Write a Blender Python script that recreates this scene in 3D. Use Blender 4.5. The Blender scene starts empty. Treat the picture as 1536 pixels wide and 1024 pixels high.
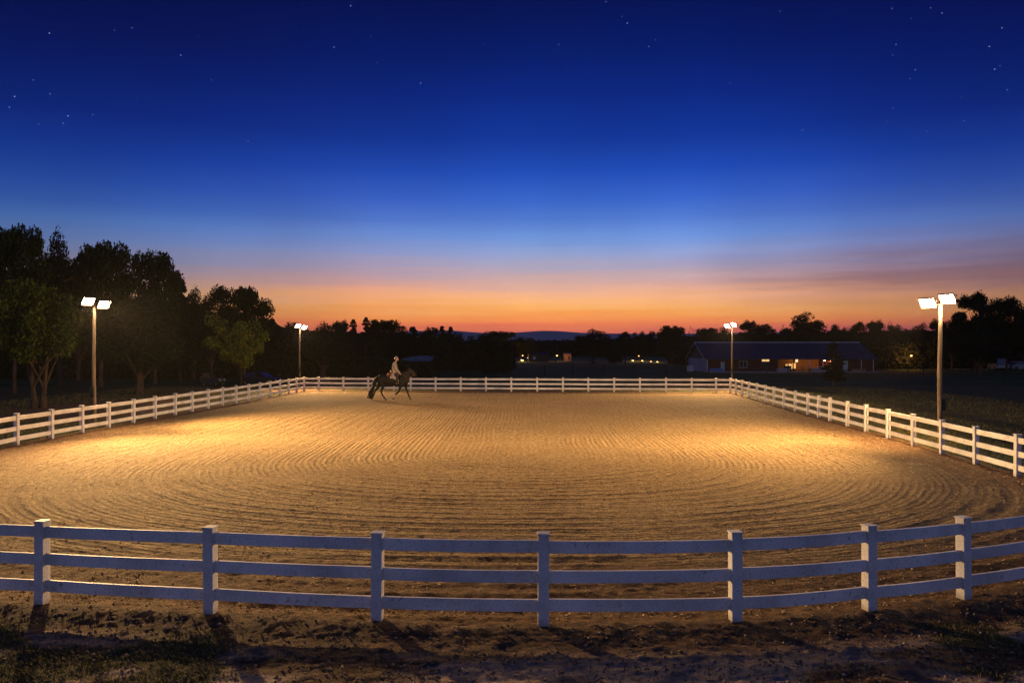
import bpy, math, random
import numpy as np
from mathutils import Vector, Matrix
random.seed(7)
R = math.radians
SC = bpy.context.scene
COL = SC.collection

# ------------------------------------------------------------------ camera
H, F, CX, HY = 3.4, 1130.0, 768.0, 523.0          # eye height, focal length and horizon measured in the photo
cam = bpy.data.cameras.new('camera'); cam_o = bpy.data.objects.new('camera', cam); COL.objects.link(cam_o)
cam.sensor_width = 36; cam.lens = 36*F/1536; cam.shift_y = 11/1536
cam.clip_start = .1; cam.clip_end = 30000
cam_o.location = (0, 0, H); cam_o.rotation_euler = (R(90), 0, 0)
SC.camera = cam_o
def at(px, py):
    Y = F*H/(py-HY); return (px-CX)/F*Y, Y
def up(py, Y): return H+(HY-py)*Y/F               # height above ground seen at row py at distance Y
def lin(r, g, b):
    f = lambda c: (c/255/12.92) if c <= 10.3 else ((c/255+.055)/1.055)**2.4
    return (f(r), f(g), f(b), 1)

# ------------------------------------------------------------------ nodes
class NT:
    def __init__(s, tree): s.t = tree; s.n = tree.nodes; s.l = tree.links
    def new(s, typ, **kw):
        nd = s.n.new(typ)
        for k, v in kw.items():
            if k.startswith('i_'): nd.inputs[int(k[2:])].default_value = v
            else: setattr(nd, k, v)
        return nd
    def link(s, a, b): s.l.new(a, b)
    def math(s, op, a, b=None, c=None, clamp=False):
        nd = s.n.new('ShaderNodeMath'); nd.operation = op; nd.use_clamp = clamp
        for i, x in enumerate((a, b, c)):
            if x is None: continue
            if isinstance(x, (int, float)): nd.inputs[i].default_value = x
            else: s.l.new(x, nd.inputs[i])
        return nd.outputs[0]
    def mix(s, f, a, b, mode='MIX'):
        nd = s.n.new('ShaderNodeMix'); nd.data_type = 'RGBA'; nd.blend_type = mode
        for i, x in ((0, f), (6, a), (7, b)):
            if isinstance(x, (int, float)): nd.inputs[i].default_value = x
            elif isinstance(x, tuple): nd.inputs[i].default_value = x if len(x) == 4 else (*x, 1)
            else: s.l.new(x, nd.inputs[i])
        return nd.outputs[2]
    def ramp(s, fac, stops, interp='LINEAR'):
        nd = s.n.new('ShaderNodeValToRGB'); cr = nd.color_ramp; cr.interpolation = interp
        while len(cr.elements) > 1: cr.elements.remove(cr.elements[-1])
        cr.elements[0].position = stops[0][0]; cr.elements[0].color = stops[0][1]
        for p, c in stops[1:]:
            e = cr.elements.new(p); e.color = c
        if fac is not None: s.l.new(fac, nd.inputs[0])
        return nd.outputs[0]
    def noise(s, vec, scale, detail=3, rough=.55, dist=0):
        nd = s.n.new('ShaderNodeTexNoise'); nd.inputs['Scale'].default_value = scale
        nd.inputs['Detail'].default_value = detail; nd.inputs['Roughness'].default_value = rough
        nd.inputs['Distortion'].default_value = dist
        if vec is not None: s.l.new(vec, nd.inputs['Vector'])
        return nd.outputs[0]
    def scale(s, vec, v):
        nd = s.n.new('ShaderNodeVectorMath'); nd.operation = 'MULTIPLY'; nd.inputs[1].default_value = v
        s.l.new(vec, nd.inputs[0]); return nd.outputs[0]

def new_mat(name):
    m = bpy.data.materials.new(name); m.use_nodes = True
    nt = NT(m.node_tree); bs = m.node_tree.nodes['Principled BSDF']
    return m, nt, bs
def mat(name, c1, c2=None, scale=4, rough=.8, metal=0, bump=0, bscale=30, stretch=(1, 1, 1), spec=.3, lo=.35, hi=.65):
    m, nt, bs = new_mat(name)
    bs.inputs['Roughness'].default_value = rough; bs.inputs['Metallic'].default_value = metal
    bs.inputs['Specular IOR Level'].default_value = spec
    co = nt.scale(nt.new('ShaderNodeTexCoord').outputs['Object'], stretch)
    if c2 is None: c2 = tuple(x*.75 for x in c1)
    r = nt.ramp(nt.noise(co, scale, 4), [(lo, (*c1, 1)), (hi, (*c2, 1))])
    nt.link(r, bs.inputs['Base Color'])
    if bump:
        b = nt.new('ShaderNodeBump'); b.inputs['Strength'].default_value = bump; b.inputs['Distance'].default_value = .02
        nt.link(nt.noise(co, bscale, 4), b.inputs['Height']); nt.link(b.outputs[0], bs.inputs['Normal'])
    return m
def emis(name, c, s):
    m, nt, bs = new_mat(name)
    bs.inputs['Base Color'].default_value = (*c, 1)
    bs.inputs['Emission Color'].default_value = (*c, 1); bs.inputs['Emission Strength'].default_value = s
    return m

# ------------------------------------------------------------------ objects
def tag(o, label=None, cat=None, group=None, kind=None):
    if label: o['label'] = label
    if cat: o['category'] = cat
    if group: o['group'] = group
    if kind: o['kind'] = kind
    return o
def empty(name, loc, rz=0):
    o = bpy.data.objects.new(name, None); COL.objects.link(o); o.location = loc; o.rotation_euler = (0, 0, rz)
    o.empty_display_size = .3; return o
class MB:
    def __init__(s): s.v = []; s.f = []
    def add(s, vs, fs):
        k = len(s.v); s.v += [tuple(v) for v in vs]; s.f += [tuple(i+k for i in f) for f in fs]; return s
    def box(s, x0, x1, y0, y1, z0, z1):
        s.add([(x, y, z) for x in (x0, x1) for y in (y0, y1) for z in (z0, z1)],
              [(0, 1, 3, 2), (4, 6, 7, 5), (0, 4, 5, 1), (2, 3, 7, 6), (0, 2, 6, 4), (1, 5, 7, 3)])
        return s
    def prism(s, pts, y0, y1):                     # polygon in x,z extruded along y
        n = len(pts)
        s.add([(x, y0, z) for x, z in pts]+[(x, y1, z) for x, z in pts],
              [tuple(range(n)), tuple(range(2*n-1, n-1, -1))]+[(i, n+i, n+(i+1) % n, (i+1) % n)[::-1] for i in range(n)])
        return s
    def tube(s, pts, rad, n=10, cap=True, ry=None):
        pts = [Vector(p) for p in pts]; k = len(pts)
        if isinstance(rad, (int, float)): rad = [rad]*k
        rows = []
        for i, p in enumerate(pts):
            d = (pts[min(i+1, k-1)]-pts[max(i-1, 0)]).normalized()
            a = Vector((0, 1, 0)) if abs(d.y) < .9 else Vector((1, 0, 0))
            u = d.cross(a).normalized(); w = u.cross(d).normalized()
            rr = rad[i]; rw = rr if ry is None else ry[i]
            rows.append([p+u*rr*math.cos(t)+w*rw*math.sin(t) for t in (2*math.pi*j/n for j in range(n))])
        if cap:
            for e, sg in ((0, -1), (k-1, 1)):
                d = (pts[min(e+1, k-1)]-pts[max(e-1, 0)]).normalized()
                c = pts[e]; rr = rad[e] if ry is None else min(rad[e], ry[e])
                ring = [c+(q-c)*.66+d*sg*rr*.6 for q in rows[0 if sg < 0 else -1]]
                if sg < 0: rows.insert(0, ring)
                else: rows.append(ring)
        vs = [q for r in rows for q in r]; m = len(rows)
        fs = [(i*n+j, i*n+(j+1) % n, (i+1)*n+(j+1) % n, (i+1)*n+j) for i in range(m-1) for j in range(n)]
        fs += [tuple(range(n-1, -1, -1)), tuple((m-1)*n+j for j in range(n))]
        s.add(vs, fs); return s
    def ball(s, c, r, n=12):
        if isinstance(r, (int, float)): r = (r, r, r)
        vs = []; m = n//2+1
        for i in range(1, m):
            ph = math.pi*i/m
            for j in range(n):
                t = 2*math.pi*j/n
                vs.append((c[0]+r[0]*math.sin(ph)*math.cos(t), c[1]+r[1]*math.sin(ph)*math.sin(t), c[2]+r[2]*math.cos(ph)))
        fs = [(i*n+j, (i+1)*n+j, (i+1)*n+(j+1) % n, i*n+(j+1) % n) for i in range(m-2) for j in range(n)]
        fs += [tuple(range(n)), tuple((m-2)*n+j for j in range(n-1, -1, -1))]
        s.add(vs, fs); return s
    def build(s, name, m, parent=None, smooth=False, bevel=0, loc=None):
        me = bpy.data.meshes.new(name); me.from_pydata(s.v, [], s.f); me.validate(); me.update()
        me.materials.append(m)
        if smooth: me.polygons.foreach_set('use_smooth', [True]*len(me.polygons))
        o = bpy.data.objects.new(name, me); COL.objects.link(o); o.parent = parent
        if loc: o.location = loc
        if bevel:
            b = o.modifiers.new('bevel', 'BEVEL'); b.width = bevel; b.segments = 2; b.limit_method = 'ANGLE'
        return o
def npmesh(name, V, Fq, m, parent=None, smooth=False, cols=None):
    me = bpy.data.meshes.new(name)
    nf, k = Fq.shape
    me.vertices.add(len(V)); me.vertices.foreach_set('co', V.astype(np.float32).ravel())
    me.loops.add(nf*k); me.loops.foreach_set('vertex_index', Fq.astype(np.int32).ravel())
    me.polygons.add(nf); me.polygons.foreach_set('loop_start', np.arange(0, nf*k, k, dtype=np.int32))
    me.polygons.foreach_set('loop_total', np.full(nf, k, dtype=np.int32))
    if smooth: me.polygons.foreach_set('use_smooth', np.ones(nf, dtype=bool))
    me.update(calc_edges=True)
    if cols is not None:
        a = me.color_attributes.new('mask', 'FLOAT_COLOR', 'POINT'); a.data.foreach_set('color', cols.astype(np.float32).ravel())
    if m: me.materials.append(m)
    o = bpy.data.objects.new(name, me); COL.objects.link(o); o.parent = parent
    return o
def copy_tree(o, parent=None):
    c = o.copy(); COL.objects.link(c); c.parent = parent
    for ch in list(o.children): copy_tree(ch, c)
    return c

# ------------------------------------------------------------------ numpy noise
def vnoise(x, y, seed=0):
    xi = np.floor(x).astype(np.int64); yi = np.floor(y).astype(np.int64)
    fx = x-xi; fy = y-yi; fx = fx*fx*(3-2*fx); fy = fy*fy*(3-2*fy)
    def h(a, b):
        n = (a*374761393+b*668265263+seed*1274126177) & 0xffffffff
        n = ((n ^ (n >> 13))*1274126177) & 0xffffffff
        return ((n ^ (n >> 16)) & 0xffff)/65535.0
    a = h(xi, yi); b = h(xi+1, yi); c = h(xi, yi+1); d = h(xi+1, yi+1)
    return (a+(b-a)*fx)*(1-fy)+(c+(d-c)*fx)*fy
def fbm(x, y, seed=0, o=4):
    r = 0; amp = 1; tot = 0
    for i in range(o):
        r = r+amp*vnoise(x*2**i+17.3*i, y*2**i+9.1*i, seed+i); tot += amp; amp *= .5
    return r/tot
def sstep(a, b, x):
    t = np.clip((x-a)/(b-a), 0, 1); return t*t*(3-2*t)

# ------------------------------------------------------------------ materials
def ground_material(name):
    m, nt, bs = new_mat(name)
    bs.inputs['Roughness'].default_value = .95; bs.inputs['Specular IOR Level'].default_value = .15
    co = nt.new('ShaderNodeTexCoord').outputs['Object']
    at_ = nt.new('ShaderNodeAttribute', attribute_name='mask')
    sep = nt.new('ShaderNodeSeparateColor'); nt.link(at_.outputs['Color'], sep.inputs[0])
    n1 = nt.noise(co, .35, 5, .6); n2 = nt.noise(co, 6, 7, .85); n3 = nt.noise(co, 24, 5, .8)
    sand = nt.ramp(n2, [(.36, (.15, .09, .045, 1)), (.46, (.36, .245, .125, 1)), (.54, (.50, .36, .19, 1)), (.68, (.72, .54, .30, 1))])
    sand = nt.mix(nt.ramp(n3, [(.42, (0, 0, 0, 1)), (.56, (1, 1, 1, 1))]), nt.mix(1.0, sand, (.52, .48, .44, 1), 'MULTIPLY'), sand)
    sand = nt.mix(nt.ramp(n1, [(.35, (.55, .55, .55, 1)), (.65, (0, 0, 0, 1))]), sand, nt.mix(1.0, sand, (.80, .76, .72, 1), 'MULTIPLY'))
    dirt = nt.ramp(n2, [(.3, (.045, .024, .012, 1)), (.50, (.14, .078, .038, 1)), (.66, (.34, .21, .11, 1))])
    pale = nt.ramp(n2, [(.3, (.22, .16, .115, 1)), (.50, (.44, .335, .245, 1)), (.70, (.62, .49, .37, 1))])
    grass = nt.ramp(n2, [(.3, (.035, .045, .013, 1)), (.55, (.085, .085, .03, 1)), (.75, (.19, .145, .065, 1))])
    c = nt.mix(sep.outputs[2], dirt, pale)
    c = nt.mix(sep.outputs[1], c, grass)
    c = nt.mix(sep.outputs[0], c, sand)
    nt.link(c, bs.inputs['Base Color'])
    b = nt.new('ShaderNodeBump'); b.inputs['Strength'].default_value = 1; b.inputs['Distance'].default_value = .19
    # harrow teeth: lines of equal distance along the rings
    u = nt.math('ADD', at_.outputs['Alpha'], nt.math('MULTIPLY', nt.noise(co, 2.5, 4, .6), .10))
    t1 = nt.math('POWER', nt.math('MULTIPLY_ADD', nt.math('SINE', nt.math('MULTIPLY', u, 2*math.pi/.165)), .5, .5), 1.6)
    t2 = nt.math('POWER', nt.math('MULTIPLY_ADD', nt.math('SINE', nt.math('MULTIPLY', u, 2*math.pi/.495)), .5, .5), 2.0)
    gate = nt.ramp(nt.noise(co, .42, 5, .65), [(.40, (.12, .12, .12, 1)), (.58, (1.15, 1.15, 1.15, 1))])
    teeth = nt.math('MULTIPLY', nt.math('MULTIPLY', nt.math('ADD', nt.math('MULTIPLY', t1, .60), nt.math('MULTIPLY', t2, .35)), gate), sep.outputs[0])
    hgt = nt.math('ADD', nt.math('MULTIPLY', nt.math('ADD', nt.math('MULTIPLY', nt.noise(co, 9, 7, .82), .85), nt.math('MULTIPLY', n3, .45)), nt.math('MULTIPLY_ADD', sep.outputs[0], .55, .45)), teeth)
    nt.link(hgt, b.inputs['Height'])
    nt.link(b.outputs[0], bs.inputs['Normal'])
    return m
M_ground = ground_material('ground_soil')
M_field = mat('pasture', (.022, .058, .012), (.042, .085, .020), .12, .95, bump=.6, bscale=3, spec=.1)
def white_paint():
    m, nt, bs = new_mat('white_painted_board')
    bs.inputs['Roughness'].default_value = .6; bs.inputs['Specular IOR Level'].default_value = .3
    co = nt.new('ShaderNodeTexCoord').outputs['Object']
    base = nt.ramp(nt.noise(co, 1.3, 5, .6), [(.35, (.58, .57, .56, 1)), (.62, (.83, .82, .81, 1))])
    sc = nt.ramp(nt.noise(co, 14, 6, .7), [(.56, (0, 0, 0, 1)), (.66, (.85, .85, .85, 1))])
    patch = nt.ramp(nt.noise(co, 2.1, 3, .5), [(.46, (0, 0, 0, 1)), (.58, (1, 1, 1, 1))])
    c = nt.mix(nt.mix(1.0, sc, patch, 'MULTIPLY'), base, (.30, .26, .22, 1))
    spk = nt.ramp(nt.noise(co, 70, 3, .6), [(.36, (.66, .63, .60, 1)), (.5, (1, 1, 1, 1))])
    c = nt.mix(1.0, c, spk, 'MULTIPLY')
    # soil splashed on the lowest hand's breadth
    sz = nt.new('ShaderNodeSeparateXYZ'); nt.link(co, sz.inputs[0])
    z = nt.math('ADD', sz.outputs[2], nt.math('MULTIPLY', nt.noise(co, 8, 3), .10))
    k = nt.ramp(z, [(.05, (.8, .8, .8, 1)), (.17, (0, 0, 0, 1))])
    c = nt.mix(k, c, (.20, .13, .08, 1))
    nt.link(c, bs.inputs['Base Color'])
    b = nt.new('ShaderNodeBump'); b.inputs['Strength'].default_value = .35; b.inputs['Distance'].default_value = .006
    nt.link(nt.noise(nt.scale(co, (1, 1, 5)), 12, 4), b.inputs['Height']); nt.link(b.outputs[0], bs.inputs['Normal'])
    return m
M_white = white_paint()
M_pole = mat('weathered_pole', (.22, .155, .10), (.12, .085, .055), 3, .7, bump=.3, stretch=(6, 6, .6))
M_dark = mat('dark_metal', (.03, .03, .032), None, 5, .5, .4)
M_bronze = mat('lamp_housing', (.16, .09, .05), None, 5, .5, .3)
M_bark = mat('bark', (.12, .08, .055), (.05, .035, .025), 2.5, .95, bump=1, bscale=14, stretch=(3, 3, .6), spec=.1)
LAMP = (1.0, .60, .235)
M_lens = emis('lit_lens', (1.0, .78, .50), 260)
def leaf_mat(name, a, b, c):
    m, nt, bs = new_mat(name); bs.inputs['Roughness'].default_value = .75; bs.inputs['Specular IOR Level'].default_value = .2
    g = nt.new('ShaderNodeNewGeometry'); co = nt.new('ShaderNodeTexCoord').outputs['Object']
    r = nt.ramp(g.outputs['Random Per Island'], [(0, (*a, 1)), (.6, (*b, 1)), (1, (*c, 1))])
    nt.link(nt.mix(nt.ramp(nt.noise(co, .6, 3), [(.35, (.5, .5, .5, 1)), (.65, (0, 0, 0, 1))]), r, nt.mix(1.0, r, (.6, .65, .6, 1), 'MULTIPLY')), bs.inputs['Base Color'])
    return m
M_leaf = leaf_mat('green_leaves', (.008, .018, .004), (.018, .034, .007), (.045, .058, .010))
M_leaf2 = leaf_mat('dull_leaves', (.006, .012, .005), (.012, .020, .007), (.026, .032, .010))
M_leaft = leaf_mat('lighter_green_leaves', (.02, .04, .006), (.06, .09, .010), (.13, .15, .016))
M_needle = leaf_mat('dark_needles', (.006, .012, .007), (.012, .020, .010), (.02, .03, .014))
M_yellow = leaf_mat('lamp_lit_yellow_leaves', (.06, .09, .008), (.17, .19, .015), (.36, .33, .03))  # lamp light on this tree brightened into its yellow green leaf colour

# ------------------------------------------------------------------ sky (world)
W = bpy.data.worlds.new('World'); SC.world = W; W.use_nodes = True
nt = NT(W.node_tree); bg = W.node_tree.nodes['Background']
tc = nt.new('ShaderNodeTexCoord'); d = tc.outputs['Generated']
sp = nt.new('ShaderNodeSeparateXYZ'); nt.link(d, sp.inputs[0])
dx, dy, dz = sp.outputs
def el(y): return math.sin(math.atan((HY-y)/F))
front = [(523, (190, 84, 76)), (505, (215, 98, 76)), (497, (236, 118, 76)), (487, (253, 142, 70)), (476, (255, 166, 74)), (462, (255, 184, 98)),
         (450, (254, 186, 124)), (440, (242, 182, 142)), (428, (222, 175, 158)), (415, (203, 172, 174)), (400, (178, 170, 194)),
         (380, (148, 166, 214)), (355, (112, 152, 222)), (330, (82, 126, 212)), (300, (56, 104, 206)), (260, (30, 80, 189)),
         (210, (12, 56, 158)), (150, (4, 40, 132)), (90, (1, 28, 108)), (30, (0, 20, 90)), (-30, (0, 14, 74))]
ns = nt.noise(nt.scale(d, (1.6, 1.6, 38)), 1.7, 4, .55)         # long thin cloud streaks
ns2 = nt.noise(nt.scale(d, (2.2, 2.2, 75)), 2.3, 3, .5)
lowmask = nt.ramp(dz, [(0, (1, 1, 1, 1)), (.06, (1, 1, 1, 1)), (.20, (0, 0, 0, 1))])
off = nt.math('MULTIPLY', nt.math('SUBTRACT', ns, .5), .026)
off = nt.math('ADD', off, nt.math('MULTIPLY', nt.math('SUBTRACT', ns2, .5), .018))
off = nt.math('MULTIPLY', off, lowmask)
# the glow hangs a little higher toward the middle right
zz = nt.math('MULTIPLY', nt.math('ADD', dz, off), 2.0, clamp=True)
cf = nt.ramp(zz, [(2*el(y), lin(*c)) for y, c in front]+[(1.0, lin(1, 9, 54))])
cb = nt.ramp(zz, [(0, lin(126, 126, 146)), (.2, lin(120, 130, 162)), (.6, lin(84, 102, 152)), (1, lin(28, 48, 110))])
ff = nt.math('ADD', nt.math('MULTIPLY', dy, 1.6), .25, clamp=True)
c = nt.mix(ff, cb, cf)
# dimmer and redder away from the point where the sun went down
az = nt.math('ADD', nt.math('MULTIPLY', dx, .7), .5)
vg = nt.ramp(az, [(0.08, (.26, .36, .46, 1)), (.22, (.46, .52, .62, 1)), (.36, (.84, .76, .80, 1)), (.52, (1, 1, 1, 1)), (.66, (.97, .96, 1, 1)), (.80, (.60, .56, .66, 1)), (.92, (.40, .40, .5, 1))])
c = nt.mix(ff, c, nt.mix(1.0, c, vg, 'MULTIPLY'))
low = nt.ramp(nt.math('MULTIPLY', dz, 2.0, clamp=True), [(0, (1, .96, 1, 1)), (.05, (.95, .88, .90, 1)), (.10, (.78, .74, .74, 1)), (.2, (.62, .62, .62, 1)), (.5, (.5, .5, .5, 1))])
c = nt.mix(ff, c, nt.mix(1.0, c, nt.mix(1.0, low, low, 'ADD'), 'MULTIPLY'))
# mauve cloud bank low on the right
cm = nt.noise(nt.scale(d, (2.4, 2.4, 30)), 1.3, 4, .55)
bank = nt.ramp(dz, [(.045, (0, 0, 0, 1)), (.07, (1, 1, 1, 1)), (.10, (1, 1, 1, 1)), (.15, (0, 0, 0, 1))])
side = nt.ramp(dx, [(.12, (0, 0, 0, 1)), (.45, (1, 1, 1, 1))])
k = nt.math('MULTIPLY', nt.math('MULTIPLY', nt.ramp(cm, [(.38, (0, 0, 0, 1)), (.62, (1, 1, 1, 1))]), bank), side)
c = nt.mix(nt.math('MULTIPLY', k, .48), c, lin(98, 68, 88))
gr = nt.noise(nt.scale(d, (1, 1, 1)), 4, 3, .5)
c = nt.mix(1.0, c, nt.ramp(gr, [(.3, (.90, .90, .90, 1)), (.7, (1.08, 1.08, 1.08, 1))]), 'MULTIPLY')
stars = [(74, 50, 9), (172, 46, 4), (198, 42, 5), (297, 54, 4), (271, 83, 8), (317, 120, 5), (22, 145, 9), (14, 161, 6), (75, 141, 6), (50, 120, 5),
 (102, 174, 9), (95, 185, 6), (139, 172, 5), (58, 186, 4), (205, 148, 4), (372, 212, 7), (314, 276, 5), (526, 9, 9), (501, 71, 8), (556, 55, 4),
 (566, 94, 6), (631, 125, 9), (664, 114, 3), (726, 66, 6), (420, 59, 3), (909, 3, 6), (941, 35, 9), (933, 25, 4), (838, 67, 7), (983, 60, 5),
 (973, 70, 7), (850, 104, 4), (1170, 17, 7), (1208, 45, 4), (1095, 124, 6), (1085, 142, 4), (1177, 129, 3), (1204, 195, 8), (1338, 13, 5),
 (1396, 12, 5), (1413, 20, 7), (1367, 28, 4), (1503, 42, 7), (1484, 70, 8), (1344, 67, 6), (1339, 83, 4), (1373, 105, 6), (1365, 118, 4),
 (1492, 104, 9), (1500, 99, 4), (1511, 135, 5), (1339, 162, 5), (1330, 183, 5), (1391, 197, 5), (1446, 181, 5), (1442, 147, 3)]
acc = None
for sx, sy, sb in stars:
    v = Vector((sx-CX, F, HY-sy)).normalized()
    nd = nt.new('ShaderNodeVectorMath', operation='DISTANCE'); nt.link(d, nd.inputs[0]); nd.inputs[1].default_value = v
    b = (sb/9)**1.4*.7; rr = .00085
    s_ = nt.math('MULTIPLY_ADD', nd.outputs['Value'], -b/rr, b)
    s_ = nt.math('MAXIMUM', s_, 0)
    acc = s_ if acc is None else nt.math('ADD', acc, s_)
st = nt.mix(1.0, (1, 1, 1, 1), acc, 'MULTIPLY')
c = nt.mix(1.0, c, nt.mix(1.0, st, (.62, .74, 1, 1), 'MULTIPLY'), 'ADD')
nt.link(c, bg.inputs['Color']); bg.inputs['Strength'].default_value = 1.0

# ------------------------------------------------------------------ fence lines
near_px = [(63, 908), (316, 922), (566, 934), (815, 940), (1103, 936), (1304, 919), (1446, 901)]
near = [(-11.2, 11.5), (-8.75, 10.5)]+[at(*p) for p in near_px]+[(7.75, 10.85), (9.35, 11.75), (10.8, 12.9)]
left_px = [25, 77, 123, 163, 200, 232.5, 262.5, 288, 312, 334, 354, 373, 390, 405.5, 420, 433, 445]
left = [(-16.75, 22.0), (-17.05, 24.2)]+[at(x, 669-.193*(x-25)) for x in left_px]
right_px = [1526, 1464, 1413, 1370, 1332, 1299, 1271, 1245, 1228, 1212, 1193, 1176, 1161, 1148, 1135.5, 1123.5, 1113, 1103.5]
right = [(13.0, 15.8), (13.2, 17.8)]+[at(x, 589+.296*(x-1097)) for x in right_px]
far_px = [456, 478, 515, 552.5, 591, 616, 653.4, 691.2, 729, 767, 805.8, 844.4, 882.6, 921.3, 960, 999, 1037.7, 1074, 1095.5]
far = [at(x, 586+3*(x-456)/640) for x in far_px]
POLY = near+[(12.2, 14.2)]+right+far[::-1]+left[::-1]+[(-16.2, 19.5), (-15, 16.2), (-13.3, 13.4)]

PW, PH = .134, 1.15
def post_mb():
    m = MB(); m.box(-PW/2, PW/2, -PW/2, PW/2, -.25, PH-.028); return m
post_me = [None, None]
def add_post(root, x, y, ang, lean, lbl=None):
    global post_me
    if post_me[0] is None:
        o = post_mb().build('post', M_white, root, bevel=.006)
        c = MB().box(-PW/2-.011, PW/2+.011, -PW/2-.011, PW/2+.011, PH-.028, PH-.008).build('cap', M_white, o, bevel=.005)
        o.parent = root; post_me = [o.data, c.data]; proto_p.append((o, c))
    else:
        o = proto_p[0][0].copy(); COL.objects.link(o); o.parent = root
        c = proto_p[0][1].copy(); COL.objects.link(c); c.parent = o
    o.location = (x-root.location.x, y-root.location.y, random.uniform(-.012, .012))
    o.rotation_euler = (lean[0], lean[1], ang)
    return o
proto_p = []
def spline(p, i, t):
    P = [Vector(p[max(0, min(len(p)-1, i+k))]) for k in (-1, 0, 1, 2)]
    return .5*((2*P[1])+(P[2]-P[0])*t+(2*P[0]-5*P[1]+4*P[2]-P[3])*t*t+(3*P[1]-P[0]-3*P[2]+P[3])*t**3)
def make_fence(name, pts, label, curved=False, posts=None, group='white rail fences round the riding arena'):
    root = empty('rail_fence', (*pts[len(pts)//2], 0)); tag(root, label, 'fence', group)
    ox, oy = root.location.x, root.location.y
    n = len(pts)
    for i, (x, y) in enumerate(pts):
        if posts is not None and i not in posts: continue
        a, b = pts[max(0, i-1)], pts[min(n-1, i+1)]
        ang = math.atan2(b[1]-a[1], b[0]-a[0])
        add_post(root, x, y, ang, (random.uniform(-.008, .008), random.uniform(-.008, .008)))
    for i in range(n-1):
        for zc in (.985, .622, .268):
            m = MB(); segs = 6 if curved else 1
            A, B = Vector(pts[i]), Vector(pts[i+1]); L = (B-A).length
            t0 = (PW/2-.012)/L; rows = []
            z0 = zc+random.uniform(-.007, .007); z1 = zc+random.uniform(-.007, .007); sag = random.uniform(.0, .008)
            for s in range(segs+1):
                t = t0+(1-2*t0)*s/segs
                if curved:
                    p = spline(pts, i, t); q = spline(pts, i, min(1, t+.02))-spline(pts, i, max(0, t-.02))
                else: p = A+(B-A)*t; q = B-A
                q = q.normalized(); nrm = Vector((-q.y, q.x))
                z = z0+(z1-z0)*t-sag*4*t*(1-t)
                rows.append([(p.x-ox+nrm.x*sx*.022, p.y-oy+nrm.y*sx*.022, z+sz*.075) for sx, sz in ((-1, -1), (1, -1), (1, 1), (-1, 1))])
            vs = [v for r in rows for v in r]; fs = []
            for s in range(segs):
                for j in range(4): fs.append((s*4+j, s*4+(j+1) % 4, s*4+4+(j+1) % 4, s*4+4+j))
            fs += [(3, 2, 1, 0), tuple(segs*4+j for j in range(4))]
            m.add(vs, fs); m.build('rail', M_white, root, bevel=.006)
    return root
make_fence('f', near, 'curved white three rail fence nearest the camera, seen blue grey in shade', True)
make_fence('f', left+[far[0]], 'white rail fence running along the left side of the arena below the dark trees', posts=range(len(left)))
make_fence('f', [far[-1]]+right[::-1], 'white rail fence running along the right side of the arena beside the dark pasture', posts=range(1, len(right)+1))
make_fence('f', far, 'straight white rail fence across the far end of the arena behind the horse')

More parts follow.
